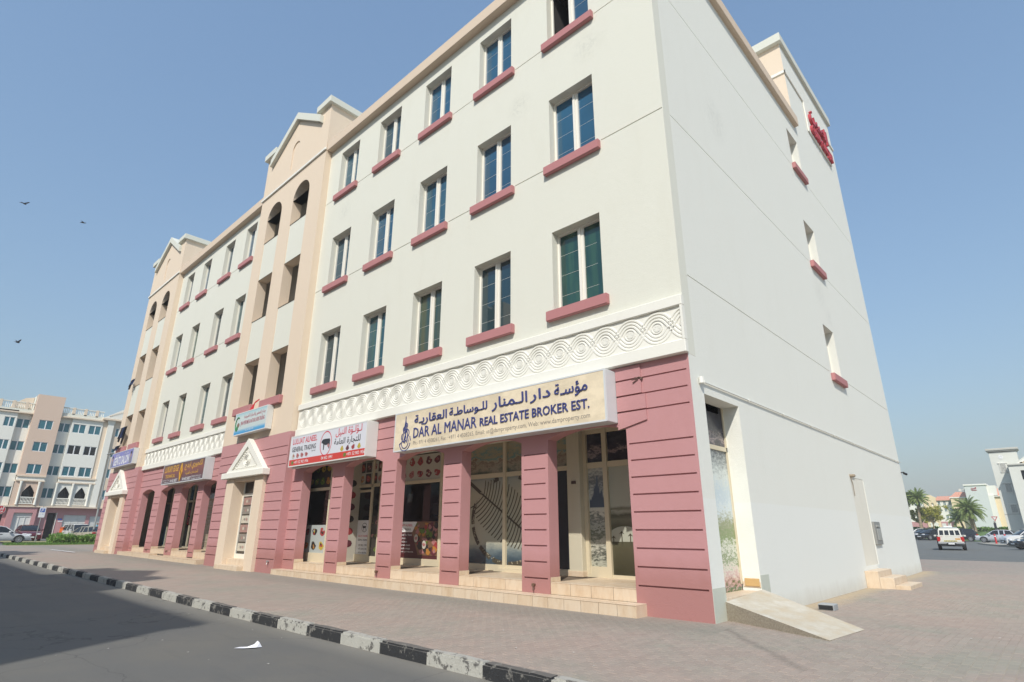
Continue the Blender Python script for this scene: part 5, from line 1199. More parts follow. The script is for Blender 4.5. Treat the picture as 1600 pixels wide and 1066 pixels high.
def car(name, label, loc, rz, col, style='sedan', W=1.78, Lc=4.6, H=1.45, group=None, wheel_r=.33, cat='car'):
    """front towards local +x"""
    e = empty(name, loc, rz); tag(e, label, cat, group)
    paint = flat('paint_%.2f_%.2f_%.2f' % col, col, .25); paint.node_tree.nodes['Principled BSDF'].inputs['Coat Weight'].default_value = .6
    h = Lc/2; w2 = W/2; gc = .24 if style != 'pickup' else .40
    belt = {'sedan': .92, 'suv': 1.08, 'pickup': 1.02}[style]; hood = belt - (.10 if style == 'sedan' else .06)
    if style == 'sedan': tops = [(-h, .74), (-h+.12, .98), (-h+.55, belt+.06), (-.9, belt+.03), (.75, belt), (1.1, hood+.04), (h-.45, hood-.10), (h-.1, .66), (h, .52)]
    elif style == 'suv': tops = [(-h, .80), (-h+.08, 1.02), (-h+.3, belt+.05), (-.9, belt+.02), (.7, belt), (1.05, hood+.04), (h-.4, hood-.05), (h-.08, .82), (h, .62)]
    else: tops = [(-h, .78), (-h+.05, 1.02), (-h+.3, belt), (-.9, belt), (.8, belt), (1.15, hood+.02), (h-.35, hood-.08), (h-.06, .78), (h, .6)]
    st = []
    for x, zt in tops:
        tp_ = 1 - .10*max(0, abs(x)/h - .75)/.25
        st.append((x, [(0, gc), (w2*.86*tp_, gc), (w2*.98*tp_, gc+.16), (w2*tp_, .62 if zt > .7 else zt-.06), (w2*.97*tp_, zt-.05), (w2*.86*tp_, zt), (0, zt+.012)]))
    m = loft(st); m.build('body', paint, e, smooth=True)
    # greenhouse
    if style == 'sedan': gh = [(-h+.45, belt+.04, belt+.05), (-1.15, belt, H-.06), (-.55, belt, H), (.2, belt, H-.01), (.55, belt, H-.09), (1.32, belt-.03, belt)]
    elif style == 'suv': gh = [(-h+.10, belt+.02, belt+.03), (-h+.42, belt, H-.05), (-.8, belt, H), (.2, belt, H-.01), (.5, belt, H-.08), (1.18, belt-.03, belt)]
    else: gh = [(-h+.03, belt-.02, belt-.01), (-h+.20, belt, H-.06), (-1.2, belt, H), (.25, belt, H-.01), (.55, belt, H-.10), (1.15, belt-.03, belt)]
    st = []
    for x, zb, zt in gh:
        f = (zt-zb)/(H-belt); a = w2*(.90 - .20*f)
        st.append((x, [(w2*.91, zb-.02), (a, zt-.03), (a*.88, zt), (0, zt+.015)]))
    loft(st, cap=False).build('windows', CARGL, e, smooth=True)
    roof = []
    for (x, zb, zt) in gh[1:-1]:
        f = (zt-zb)/(H-belt); a = w2*(.90-.20*f); roof.append((x, [(a+.008, zt-.045), (a*.9, zt+.012), (0, zt+.03)]))
    m = loft(roof, cap=False)
    for sg in (1, -1):                                        # pillars
        for k, x in ((1, gh[1][0]), (2, gh[2][0]), (-2, gh[-2][0]), (3, -.05)):
            zt = H-.05 if k != 1 else gh[1][2]-.04; zt = gh[-2][2]-.03 if k == -2 else zt
            xb = x + (.62 if k == -2 else (-.35 if k == 1 and style != 'pickup' else 0))
            wd = .05; a0, a1 = w2*.915, w2*(.90-.20*(zt-belt)/(H-belt))+.01
            m.poly([(xb-wd, sg*a0, belt-.01), (xb+wd, sg*a0, belt-.01), (x+wd, sg*a1, zt), (x-wd, sg*a1, zt)])
    m.build('roof', paint, e, smooth=False)
    tm, rm = wheel_mesh(wheel_r, .22)
    for x in (-h+.85, h-.85):
        for sg in (1, -1):
            wob = put('wheel', tm, e, (x, sg*(w2-.10), wheel_r)); put('rim', rm, wob)
            a = MB(); a.poly([(x + (wheel_r+.07)*math.cos(t), sg*(w2+.006), max(gc, wheel_r + (wheel_r+.07)*math.sin(t))) for t in [math.pi*i/12 for i in range(13)]]); a.build('wheel_arch', BLACKP, e)
    for sg in (1, -1):
        MB().bbox(h-.22, h-.02, sg*w2*.62-.17, sg*w2*.62+.17, .66, .80, .03).build('headlight', LAMPL, e)
        MB().bbox(-h-.012, -h+.18, sg*w2*.70-.16, sg*w2*.70+.16, .76, .93 if style == 'sedan' else 1.02, .03).build('tail_light', REDL, e)
        MB().bbox(.72, .90, sg*(w2+.10)-.09, sg*(w2+.10)+.09, belt-.02, belt+.12, .03).build('wing_mirror', paint, e)
        m = MB()
        for x in (-.75, .25): m.bbox(x-.1, x+.1, sg*(w2+.008)-.012, sg*(w2+.008)+.012, belt-.16, belt-.12, .005)
        m.build('door_handle', BLACKP if col[0] > .3 else RIM, e)
    MB().bbox(h-.03, h+.03, -w2*.55, w2*.55, .34, .56, .02).build('grille', BLACKP, e)
    MB().bbox(-h-.03, -h+.05, -w2*.8, w2*.8, .30, .46, .03).build('bumper', BLACKP if style != 'sedan' else paint, e)
    MB().box(-h-.042, -h-.031, -.26, .26, .49, .60).build('number_plate', WHT, e); MB().box(h+.031, h+.04, -.26, .26, .40, .50).build('number_plate', WHT, e)
    return e
HALF = math.pi/2
zl = .27
car('parked_car', 'white saloon parked side-on by the hedge on the left', (-64.4, -2.35, zl), HALF, (.60, .61, .62), 'sedan', Lc=4.8, H=1.46)
car('parked_suv', 'maroon estate car parked behind the white saloon', (-73.5, 1.1, zl), 0, (.10, .012, .02), 'suv', Lc=4.5, H=1.62)
car('parked_suv', 'white off-roader parked behind the hedge left of the far porch', (-69.8, 4.6, zl), .15, (.62, .62, .60), 'suv', Lc=4.6, H=1.7)
car('parked_car', 'beige saloon parked nearest the far porch behind the hedge', (-67.4, 4.95, zl), math.pi + .30, (.36, .32, .24), 'sedan', Lc=4.5)
car('parked_car', 'black car half hidden behind the white saloon', (-76.0, -2.3, zl), HALF, (.012, .012, .014), 'suv', Lc=4.5, H=1.6)
# delivery motorbike
e = empty('motorbike', (-71.0, 4.0, zl), .3); tag(e, 'delivery motorbike with an orange top box behind the hedge', 'motorbike')
tm, rm = wheel_mesh(.30, .11)
for x in (-.62, .62): wob = put('wheel', tm, e, (x, 0, .30)); put('rim', rm, wob)
m = MB(); m.tube([(-.62, 0, .30), (-.2, 0, .55), (.3, 0, .62), (.45, 0, .95), (.62, 0, .30)], .05, 6); m.bbox(-.3, .25, -.14, .14, .32, .60, .05); m.bbox(-.1, .38, -.15, .15, .66, .86, .07); m.build('frame', BLACKP, e)
MB().bbox(-.62, -.05, -.13, .13, .70, .80, .04).build('seat', RUBBER, e); MB().tube([(.40, -.36, 1.02), (.45, 0, .98), (.40, .36, 1.02)], .02, 6).build('handlebar', STEEL, e)
bx1 = MB().bbox(-.98, -.42, -.36, .36, .85, 1.42, .04).build('top_box', flat('orange_box', (.62, .12, .02), .5), e); MB().bbox(-.99, -.41, -.37, .37, 1.30, 1.36, .01).build('lid_seam', BLACKP, bx1)

def person(label, loc, rz, cloth, trousers, hair=(.02, .016, .014), H=1.72, stride=.18):
    k = H/1.72
    V = [(0,0,.93), (0,0,1.12), (0,0,1.38), (0,0,1.50), (0.01,0,1.58), (.01,0,1.66),
         (0,.18,1.40), (-.04,.23,1.14), (.03,.25,.90), (0,-.18,1.40), (.04,-.23,1.14), (.10,-.25,.92),
         (0,.09,.90), (stride*.6,.10,.50), (stride*.3,.10,.08), (stride*.3+.14,.10,.04), (0,-.09,.90), (-stride*.5,-.10,.50), (-stride,-.10,.10), (-stride+.13,-.10,.04), (.015,0,1.72)]
    E = [(0,1),(1,2),(2,3),(3,4),(4,5),(5,20),(2,6),(6,7),(7,8),(2,9),(9,10),(10,11),(0,12),(12,13),(13,14),(14,15),(0,16),(16,17),(17,18),(18,19)]
    Rr_ = {0:.15,1:.145,2:.17,3:.07,4:.075,5:.10,20:.07,6:.075,7:.05,8:.035,9:.075,10:.05,11:.035,12:.10,13:.07,14:.05,15:.035,16:.10,17:.07,18:.05,19:.035}
    me = bpy.data.meshes.new('body'); me.from_pydata([tuple(c*k for c in v) for v in V], E, [])
    o = bpy.data.objects.new('body', me); COL.objects.link(o)
    sm = o.modifiers.new('skin', 'SKIN'); 
    for i, d in enumerate(me.skin_vertices[0].data): d.radius = (Rr_[i]*k*(.75 if i in (0,1,2) else 1), Rr_[i]*k); d.use_root = (i == 0)
    o.modifiers.new('sub', 'SUBSURF').levels = 1
    dg = bpy.context.evaluated_depsgraph_get(); m2 = bpy.data.meshes.new_from_object(o.evaluated_get(dg)); bpy.data.objects.remove(o)
    m2.materials.clear()
    skin = flat('skin', (.22, .12, .08), .6)
    for mm in (cloth, trousers, skin, flat('hair', hair, .7), RUBBER): m2.materials.append(mm)
    for p in m2.polygons:
        c = p.center/k; p.use_smooth = True
        p.material_index = 3 if (c.z > 1.69 or (c.z > 1.6 and c.x < -.02)) else 2 if c.z > 1.52 or (abs(c.y) > .2 and c.z < 1.02) else 0 if c.z > .92 else 4 if c.z < .09 else 1
    o = put('person', m2, None, loc); o.rotation_euler = (0, 0, rz); tag(o, label, 'person')
    return o
person('person in a light blue shirt standing beside the lamp post behind the hedge', (-68.2, 5.78, zl + .10), 1.4, flat('blue_shirt', (.08, .30, .42), .8), flat('blue_trousers', (.06, .20, .30), .8), stride=.05)

def leaves(mb, fn, n, size, m=0):
    for _ in range(n):
        p, nr = fn(); s_ = size*random.uniform(.6, 1.3)
        d = (nr + Vector((random.gauss(0, .6), random.gauss(0, .6), random.gauss(0, .6)))).normalized(); a = d.orthogonal().normalized(); a.rotate(Matrix.Rotation(random.uniform(0, 6.28), 3, d)); b = d.cross(a)
        mb.poly([p - a*s_*.5, p - b*s_*.28 + a*.05*s_, p + a*s_*.55, p + b*s_*.28 + a*.05*s_], m)
def hedge(name, label, x0, x1, y0, y1, z0, h, n, size, mat=LEAFH):
    e = empty(name, ((x0+x1)/2, (y0+y1)/2, z0)); tag(e, label, 'hedge')
    ox_, oy_ = (x0+x1)/2, (y0+y1)/2
    mb = MB()
    def fn():
        x, y = random.uniform(x0, x1), random.uniform(y0, y1)
        hh = h*(.72 + .5*noise.noise(Vector((x*.9, y*.9, 1.7)))) ; u = random.random()**.6
        return Vector((x-ox_, y-oy_, u*hh)), Vector((math.copysign(.5, random.random()-.5), math.copysign(.3, random.random()-.5), .9))
    leaves(mb, fn, n, size); o = mb.build('foliage', mat, e); o['kind'] = 'stuff'
    st = MB()
    for _ in range(30):
        x, y = random.uniform(x0, x1)-ox_, random.uniform(y0, y1)-oy_; st.tube([(x, y, 0), (x+random.uniform(-.15, .15), y+random.uniform(-.15, .15), h*.6)], [.018, .008], 4)
    st.build('stem', BARK, e)
    return e
hedge('hedge', 'bright green clipped hedge at the left end of the pavement', -57.4, -55.2, .15, 6.5, .30, .95, 7000, .16)
mb = MB()                                             # grass strip in front of the hedge
for _ in range(9000):
    y = random.uniform(-2.6, 6.6); x = random.uniform(-57.8, -54.4); 
    if y < .0 and (x < -57.2 + 0.0 or x > -54.4 - (-y)*.35): continue
    z = .30; a = random.uniform(0, 6.28); hgt = random.uniform(.08, .22)
    mb.poly([(x, y, z), (x+.03*math.cos(a), y+.03*math.sin(a), z), (x+random.uniform(-.06, .06), y+random.uniform(-.06, .06), z+hgt)])
o = mb.build('grass', LEAFG); o['kind'] = 'stuff'; tag(o, 'strip of green grass in front of the hedge', 'grass')
mb = MB(); mb.prism([(-57.9, -2.3), (-54.9, -2.6), (-54.3, 0), (-54.3, 6.8), (-57.9, 6.8)], lambda u, v, d: (u, v, .18 + d), 0, .115)
o = mb.build('planting_bed', DRYM); tag(o, kind='structure')
MB().box(-43.5, -37.0, -1.72, -1.60, .215, .2225).build('painted_line', WHT)
tag(bpy.data.objects['painted_line'], kind='structure')

# lamp post and signs on the left
m = MB().tube([(0, 0, 0), (0, 0, 3.5), (0, -.02, 8.6)], [.10, .075, .05], 10); o = m.build('lamp_post', STEEL, smooth=True); o.location = (-66.0, 5.1, zl); tag(o, 'tall grey lamp post beside the far porch', 'lamp post')
MB().bbox(-.9, .9, -.15, .15, 8.55, 8.66, .03).build('lamp_head', STEEL, o); MB().bbox(-.12, .12, -.12, .12, 3.2, 4.3, .02).build('banner_bracket', STEEL, o)
m = MB().tube([(0, 0, 0), (0, 0, 3.3)], .035, 8); o = m.build('parking_sign', STEEL); o.location = (-66.0, .72, zl); tag(o, 'blue and white parking sign on a pole before the far apartment house', 'sign')
m = MB(); m.bbox(.03, .05, -.24, .24, 2.25, 3.15, .006, 0); m.box(.05, .056, -.17, .17, 2.72, 3.05, 1); text_mb(m, 'P', -.08, .08, 2.77, 3.0, .057, 0, .002, .02, 'side'); text_mb(m, '2 - 4 h', -.15, .15, 2.50, 2.58, .051, 1, .002, 0, 'side'); m.build('sign_plate', [WHT, flat('sign_blue', (.03, .10, .42), .4)], o)
m = MB().tube([(0, 0, 0), (0, 0, 3.0)], .035, 8); o = m.build('stop_sign', STEEL); o.location = (-60.0, -2.98, zl); tag(o, 'red octagonal stop sign at the left edge of the view', 'sign')
m = MB(); pts = [(.36*math.cos(math.pi/8 + k*math.pi/4), 2.72 + .36*math.sin(math.pi/8 + k*math.pi/4)) for k in range(8)]
m.prism(pts, lambda u, v, d: (.04 + d, u, v), 0, .02, 0); m.prism([(u*.93, 2.72 + (v-2.72)*.93) for u, v in pts], lambda u, v, d: (.061 + d, u, v), 0, .003, 1)
text_mb(m, arabic('قف'), -.18, .22, 2.72, 2.98, .065, 0, .002, .02, 'side'); text_mb(m, 'STOP', -.22, .22, 2.50, 2.66, .065, 0, .002, .02, 'side'); m.build('sign_plate', [WHT, REDP], o)

# far apartment house (faces +x)
XB, SB = -95.0, 1.1775
fy = lambda y: -9.71 + (y + 9.71)*SB
fz = lambda z: 1.44 + (z - 1.44)*SB
FB = empty('apartment_house', (XB, 0, .3)); tag(FB, 'white five storey apartment house with a tan tower at the end of the street', 'building'); FB.location = (0, 0, 0)
SP = lambda d: SD(XB + d)
def fbox(mb, y0, y1, z0, z1, d0, d1, m=0): mb.box(XB + d0, XB + d1, fy(y0), fy(y1), fz(z0), fz(z1), m)
floors = [(12.40, 13.46), (9.88, 10.95), (7.38, 8.47), (4.83, 5.98)]
tw, mw, lw_ = [], [], []
def fwin(y0, y1, z0, z1, d, mat=PFAR, openL=False):
    m = MB(); a, b, c, e_ = fy(y0), fy(y1), fz(z0), fz(z1); x = XB + d
    for u0, u1, v0, v1 in ((a, a+.06, c, e_), (b-.06, b, c, e_), (a, b, e_-.06, e_), (a, b, c, c+.06), ((a+b)/2-.06, (a+b)/2+.06, c+.06, e_-.06)): m.box(x-.10, x-.04, u0, u1, v0, v1)
    w_ = m.build('window', WHT, FB)
    for u0, u1 in ((a+.06, (a+b)/2-.06), ((a+b)/2+.06, b-.06)):
        p = MB(); p.poly([(x-.08, u0, c), (x-.08, u1, c), (x-.08, u1, e_), (x-.08, u0, e_)]); p.build('pane', mat, w_)
def fhole(y0, y1, z0, z1): return (fy(y0), fy(y1), fz(z0), fz(z1), None)
# main wall, y 2.2..6.5 (projecting slightly), tower, recessed strips, far left wing
secs = [(-.36, 2.2, .9, [(.30, 1.60)], TANW, 7.07, 16.35), (2.2, 3.42, 0.0, [(2.05 + .15, 3.36)], FCREAM, 3.95, 14.4), (3.42, 6.5, .45, [(3.6, 4.85), (5.17, 6.40)], FCREAM, 7.25, 14.4), (-1.66, -.36, 0.0, [(-1.60, -.42)], FCREAM, 3.95, 14.3), (-9.0, -1.66, .5, [(-2.72, -1.80), (-4.6, -3.5), (-6.4, -5.3), (-8.2, -7.1)], FCREAM, 3.95, 14.3)]
for y0, y1, d, wins, mat, zlo, zhi in secs:
    fl = [f for f in floors if f[0] > zlo]
    hs = [fhole(a, b, z0, z1) for a, b in wins for z0, z1 in fl]
    m = MB().grid(fy(y0), fy(y1), fz(zlo), fz(zhi), hs, SP(d), d + .3 if d else .3); m.build('wall', mat, FB)
    for a, b in wins:
        for z0, z1 in fl: fwin(a, b, z0, z1, d, PDARK if (d == .45 and 9 < z0 < 11) else PFAR)
# tower first floor with pointed arch balcony, main bay with two
def pointed(y0, y1, zb, za, zt): return [(fy(y0), fz(zb)), (fy(y1), fz(zb)), (fy(y1), fz(za)), (fy((y0+y1)/2 + (y1-y0)*.26), fz(za + (zt-za)*.55)), (fy((y0+y1)/2), fz(zt)), (fy((y0+y1)/2 - (y1-y0)*.26), fz(za + (zt-za)*.55)), (fy(y0), fz(za))]
for (y0, y1, d, arcs, mat) in ((-.36, 2.2, .9, [(.45, 1.55)], TANW), (3.42, 7.1, .45, [(3.75, 4.82), (5.35, 6.38)], FCREAM)):
    m = MB().prism([(fy(y0), fz(3.95)), (fy(y1), fz(3.95)), (fy(y1), fz(6.55)), (fy(y0), fz(6.55))], SP(d), 0, .25, holes=[pointed(a, b, 4.15, 5.35, 6.18) for a, b in arcs]); m.build('balcony_wall', mat, FB)
    m = MB(); fbox(m, y0, y1, 6.55, 6.68, 0, d + .18); fbox(m, y0 + .06, y1 - .06, 6.68, 7.05, 0, d + .06, 1); fbox(m, y0, y1, 7.05, 7.22, 0, d + .2); m.build('band_course', [PEACH, WHITE], FB)
    for a, b in arcs:
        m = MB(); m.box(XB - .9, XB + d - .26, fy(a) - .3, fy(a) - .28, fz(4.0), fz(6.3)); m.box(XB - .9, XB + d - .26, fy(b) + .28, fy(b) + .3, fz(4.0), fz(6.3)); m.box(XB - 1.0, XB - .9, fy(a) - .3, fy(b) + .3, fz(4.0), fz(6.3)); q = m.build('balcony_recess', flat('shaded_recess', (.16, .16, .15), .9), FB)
        m = MB(); m.box(XB - .89, XB - .87, fy(a) - .25, fy(b) + .25, fz(4.05), fz(6.25)); m.build('balcony_door', PDARK, q)
        m = MB(); m.bbox(XB + d + .01, XB + d + .13, fy(a) - .1, fy(b) + .1, fz(4.78), fz(4.88), .01); m.bbox(XB + d + .01, XB + d + .13, fy(a) - .1, fy(b) + .1, fz(4.12), fz(4.2), .01)
        for i in range(9): m.lathe([(.03, fz(4.2)), (.055, fz(4.38)), (.03, fz(4.55)), (.045, fz(4.78))], XB + d + .07, fy(a) + (fy(b)-fy(a))*(i+.5)/9, 6)
        m.build('balustrade', WHITE, FB)
for yc, d in ((.18, .9), (1.78, .9), (3.45, .45), (4.98, .45), (6.62, .45)):
    m = MB().lathe([(.16, fz(4.05)), (.13, fz(4.2)), (.13, fz(6.3)), (.18, fz(6.45)), (.18, fz(6.55))], XB + d + .14, fy(yc), 10); m.build('column', WHITE, FB, smooth=True)
# ledge, pink ground floor
m = MB(); fbox(m, -9, 9.2, 3.80, 3.95, -.2, 1.05); m.build('ledge', PEACH, FB)
gh_ = [fhole(3.30, 4.12, .2, 3.26), fhole(4.82, 7.0, .2, 3.05), fhole(7.35, 9.0, .2, 2.95)]
m = MB().grid(fy(2.2), fy(9.2), fz(.3), fz(3.80), gh_, SP(.2), .3); m.build('ground_floor_wall', PINK, FB)
m = MB().grid(fy(-.30), fy(2.2), fz(.3), fz(3.80), [fhole(.25, 1.88, .2, 3.2)], SP(.9), .9); m.build('ground_floor_wall', PINK, FB)
m = MB().grid(fy(-9), fy(-.30), fz(.3), fz(3.80), [fhole(-2.4, -.6, .2, 3.2), fhole(-5, -3.2, .2, 3.2)], SP(.3), .3); m.build('ground_floor_wall', PINK, FB)
m = MB(); fbox(m, 4.82, 7.0, .3, 3.05, -.1, .06)
for k in range(12): fbox(m, 4.84, 6.98, .4 + .22*k, .46 + .22*k, .06, .09)
for y in (5.5, 6.2): fbox(m, y, y + .06, .3, 3.05, .06, .11)
m.build('shutter', GREYS, FB)
m = MB(); fbox(m, 7.35, 9.0, .3, 2.95, -.1, .06)
for k in range(12): fbox(m, 7.37, 8.98, .4 + .21*k, .46 + .21*k, .06, .09)
m.build('shutter', GREYS, FB)
m = MB(); fbox(m, .25, 1.88, .3, 3.2, .4, .6)
for y in (.27, .78, 1.30, 1.80): fbox(m, y, y + .05, .3, 2.75, .6, .66)
fbox(m, .27, 1.85, 2.75, 2.83, .6, .66); m.build('garage_door', GREYS, FB)
m = MB(); fbox(m, 3.3, 4.12, .3, 3.26, -.9, -.85); m.build('dark_passage', DARK, FB)
m = MB(); fbox(m, 4.1, 4.16, .3, 3.26, .2, .26); m.build('door_frame', WHITE, FB)
m = MB(); fbox(m, 4.33, 4.72, 2.48, 2.64, .2, .24, 0); fbox(m, 4.38, 4.82, 2.28, 2.38, .2, .24, 1); m.build('name_plate', [flat('sign_blue', (.03, .10, .42), .4), WHT], FB)
m = MB(); fbox(m, -9, -.3, .3, 3.2, -.2, -.1); m.build('inner_front', PDARK, FB)
# cornice, balustrade, right peach end with white pilaster and pediment
m = MB(); fbox(m, 2.2, 6.55, 14.05, 14.2, 0, .75); fbox(m, -9, -.36, 14.0, 14.14, 0, .75); fbox(m, 6.3, 9.3, 14.30, 14.5, 0, 1.0); m.build('cornice', PEACH, FB)
m = MB(); fbox(m, 2.2, 6.5, 14.2, 14.62, 0, .5); fbox(m, -9, -.36, 14.14, 14.5, 0, .5); m.build('parapet', CREAM, FB)
m = MB(); pz = MB()
for a, b in ((2.25, 6.4), (-9, -.4)):
    n_ = int((b-a)/.16); fbox(m, a, b, 15.22, 15.3, .2, .45)
    for i in range(n_):
        y = a + (b-a)*(i+.5)/n_
        if int(i/7) != int((i+1)/7): fbox(pz, y-.12, y+.14, 14.5, 15.36, .18, .5)
        else: m.lathe([(.035, fz(14.55)), (.06, fz(14.8)), (.03, fz(15.0)), (.045, fz(15.22))], XB + .32, fy(y), 6)
m.build('roof_balustrade', WHITE, FB); pz.build('roof_post', PEACH, FB)
m = MB().grid(fy(6.5), fy(9.3), fz(3.95), fz(14.3), [fhole(7.95, 8.7, z0, z1) for z0, z1 in floors], SP(.35), .4); m.build('wall', PEACH, FB)
for z0, z1 in floors: fwin(7.95, 8.7, z0, z1, .35)
m = MB(); fbox(m, 7.0, 7.62, 3.95, 13.9, .3, .62); fbox(m, 6.92, 7.70, 13.9, 14.3, .3, .7); m.build('pilaster', WHITE, FB)
m = MB(); m.prism([(fy(6.3), fz(14.5)), (fy(12.5), fz(14.5)), (fy(12.5), fz(16.9)), (fy(9.4), fz(16.6))], SP(.9), 0, 1.2); m.build('pediment', WHITE, FB)
m = MB()
for i in range(14): fbox(m, 6.9 + .18*i, 7.0 + .18*i, 14.75 + .09*i, 14.87 + .09*i, .9, .96)
m.build('dentil', PEACH, FB)
m = MB(); m.box(XB - 12, XB - 1.15, fy(-9), fy(12), fz(.3), fz(14.2)); m.box(XB - 4, XB - .001, fy(-.36), fy(2.2), fz(14.2), fz(16.35)); m.build('rear_block', CREAM, FB)
m = MB(); m.prism([(fy(-2.3), fz(15.0)), (fy(-.4), fz(15.0)), (fy(-.4), fz(16.3)), (fy(-1.2), fz(16.1)), (fy(-2.0), fz(15.4))], SP(-2.0), 0, 2); m.build('roof_stair_wall', PEACH, FB)

# ================================================================== BACKGROUND RIGHT
car('parked_suv', 'dark blue off-roader parked behind the white pickup', (-7.3, 99.6, 0), math.pi, (.012, .016, .028), 'suv', Lc=4.7, H=1.75)
car('parked_car', 'silver saloon parked side-on beyond the two red bollards', (-1.35, 82.6, .10), math.pi - .12, (.50, .53, .57), 'sedan', Lc=4.7, H=1.45)
car('parked_suv', 'white off-roader with a black grille behind the second red bollard', (1.95, 66.2, .02), math.pi + .42, (.62, .62, .61), 'suv', Lc=4.6, H=1.62)
car('parked_car', 'dark saloon cut off by the right edge of the view', (3.15, 55.3, 0), math.pi + .5, (.015, .017, .02), 'sedan', Lc=4.6, H=1.45)
car('parked_car', 'white saloon parked farthest away beside the corner of the cream side wall', (-11.7, 98.6, .30), math.pi + .35, (.66, .66, .66), 'sedan', Lc=4.6)
bpy.data.objects['parked_car.003'] if False else None
car('parked_car', 'black saloon parked just left of the white pickup', (-9.3, 91.5, .24), math.pi + 1.0, (.015, .017, .022), 'sedan', Lc=4.6)
car('parked_car', 'black saloon parked between another black saloon and a white one', (-10.35, 94.8, .28), math.pi + .9, (.013, .013, .016), 'sedan', Lc=4.6)
# white pickup with canopy, rear towards camera
e = car('pickup_truck', 'white pickup truck with a canopy seen from behind on the asphalt', (-2.62, 51.2, -.02), 1.69, (.66, .64, .57), 'pickup', W=1.80, Lc=5.1, H=1.72, wheel_r=.36, cat='pickup')
hb = -2.55
m = MB()
for a, b in ((-.64, -.38), (-.33, -.03), (.03, .33), (.38, .64)): m.poly([(hb + .035, a, 1.14), (hb + .035, b, 1.14), (hb + .12, b*.94, 1.50), (hb + .12, a*.94, 1.50)])
m.build('rear_window', CARGL, e)
m = MB(); m.bbox(hb - .012, hb + .22, -.80, .80, 1.00, 1.10, .02); m.bbox(hb + .00, hb + .2, -.84, .84, 1.10, 1.14, .01); pf = flat('canopy_white', (.66, .64, .57), .3); 
for y in (-.70, -.355, 0, .355, .70): m.poly([(hb + .02, y - .04, 1.10), (hb + .02, y + .04, 1.10), (hb + .115, y*.94 + .04, 1.54), (hb + .115, y*.94 - .04, 1.54)])
m.poly([(hb + .105, -.68, 1.50), (hb + .105, .68, 1.50), (hb + .16, .64, 1.66), (hb + .16, -.64, 1.66)]); m.build('canopy_frame', pf, e)
m = MB(); m.bbox(hb - .02, hb + .06, -.66, .66, .62, 1.0, .02); tg = m.build('tailgate', pf, e)
m = MB(); m.box(hb - .026, hb - .021, -.40, .45, .66, .74, 0)
for k in range(8): m.poly([(hb - .027, -.36 + .1*k, .665), (hb - .027, -.31 + .1*k, .665), (hb - .027, -.29 + .1*k, .735), (hb - .027, -.34 + .1*k, .735)], 1)
m.box(hb - .026, hb - .021, -.62, -.30, .80, .90, 2); m.build('reflective_tape', [flat('yellow_tape', (.60, .50, .06), .4), BLACKP, flat('orange_sticker', (.62, .30, .05), .4)], tg)
for y in (-.78, .78): MB().bbox(hb - .03, hb + .06, y - .09, y + .09, .66, 1.0, .02).build('tail_light', REDL, e)
m = MB(); m.bbox(hb - .12, hb + .0, -.86, .86, .46, .60, .03); m.bbox(hb - .13, hb - .0, -.32, .32, .42, .56, .02, 1); bp_ = m.build('rear_bumper', [flat('chrome_bumper', (.42, .42, .42), .35, .5), BLACKP], e); MB().box(hb - .14, hb - .131, -.2, .2, .45, .54).build('number_plate', WHT, bp_)
m = MB(); m.bbox(-.2, .15, -.3, .3, 1.70, 1.84, .04); m.build('beacon', PLASTIC, e)
# bollards, median
mk = MB(); pts = [(-3.3, 78.3), (-1.7, 70.5), (1.9, 58.6), (3.4, 58.8), (6, 70), (0, 84)]
mk.prism(pts, lambda u, v, d: (u, v, .13 - d), 0, .3); o = mk.build('median_kerb', flat('median_concrete', (.36, .33, .27), .9)); tag(o, kind='structure')
for (x, y), lb in (((-1.30, 74.2), 'red bollard standing in front of the silver saloon'), ((-.35, 72.6), 'red bollard standing at the nose of the white off-roader')):
    m = MB().lathe([(.13, 0), (.13, .02), (.085, .03), (.085, .92), (.06, .99), (0, 1.0)], 0, 0, 12); o = m.build('bollard', REDP, smooth=True); o.location = (x, y, .13); tag(o, lb, 'bollard', 'red bollards on the median')
    MB().lathe([(.088, .70), (.088, .80)], 0, 0, 12).build('reflective_band', WHT, o)
# hedge and lawn plants on the rise
hedge('hedge', 'long low hedge along the top of the lawn beyond the parked cars', -24, 0.5, 114.5, 116.0, 1.35, .85, 9000, .34)
person('person in dark clothes walking across the lawn', (-3.55, 112.5, lawn_z(0, 112.5)), 2.6, flat('dark_shirt', (.02, .025, .04), .8), flat('dark_trousers', (.025, .03, .05), .8))
m = MB().tube([(0, 0, 0), (0, 0, 2.4)], .04, 8); o = m.build('yield_sign', STEEL); o.location = (-3.45, 113.3, 1.3); tag(o, 'red and white give way triangle on a pole above the hedge', 'sign')
m = MB(); m.prism([(-.42, 2.35), (.42, 2.35), (0, 1.62)], FR(-.06), 0, .02, 0); m.prism([(-.26, 2.26), (.26, 2.26), (0, 1.80)], FR(-.062), 0, .001, 1, back=False); m.build('sign_plate', [REDP, WHT], o)
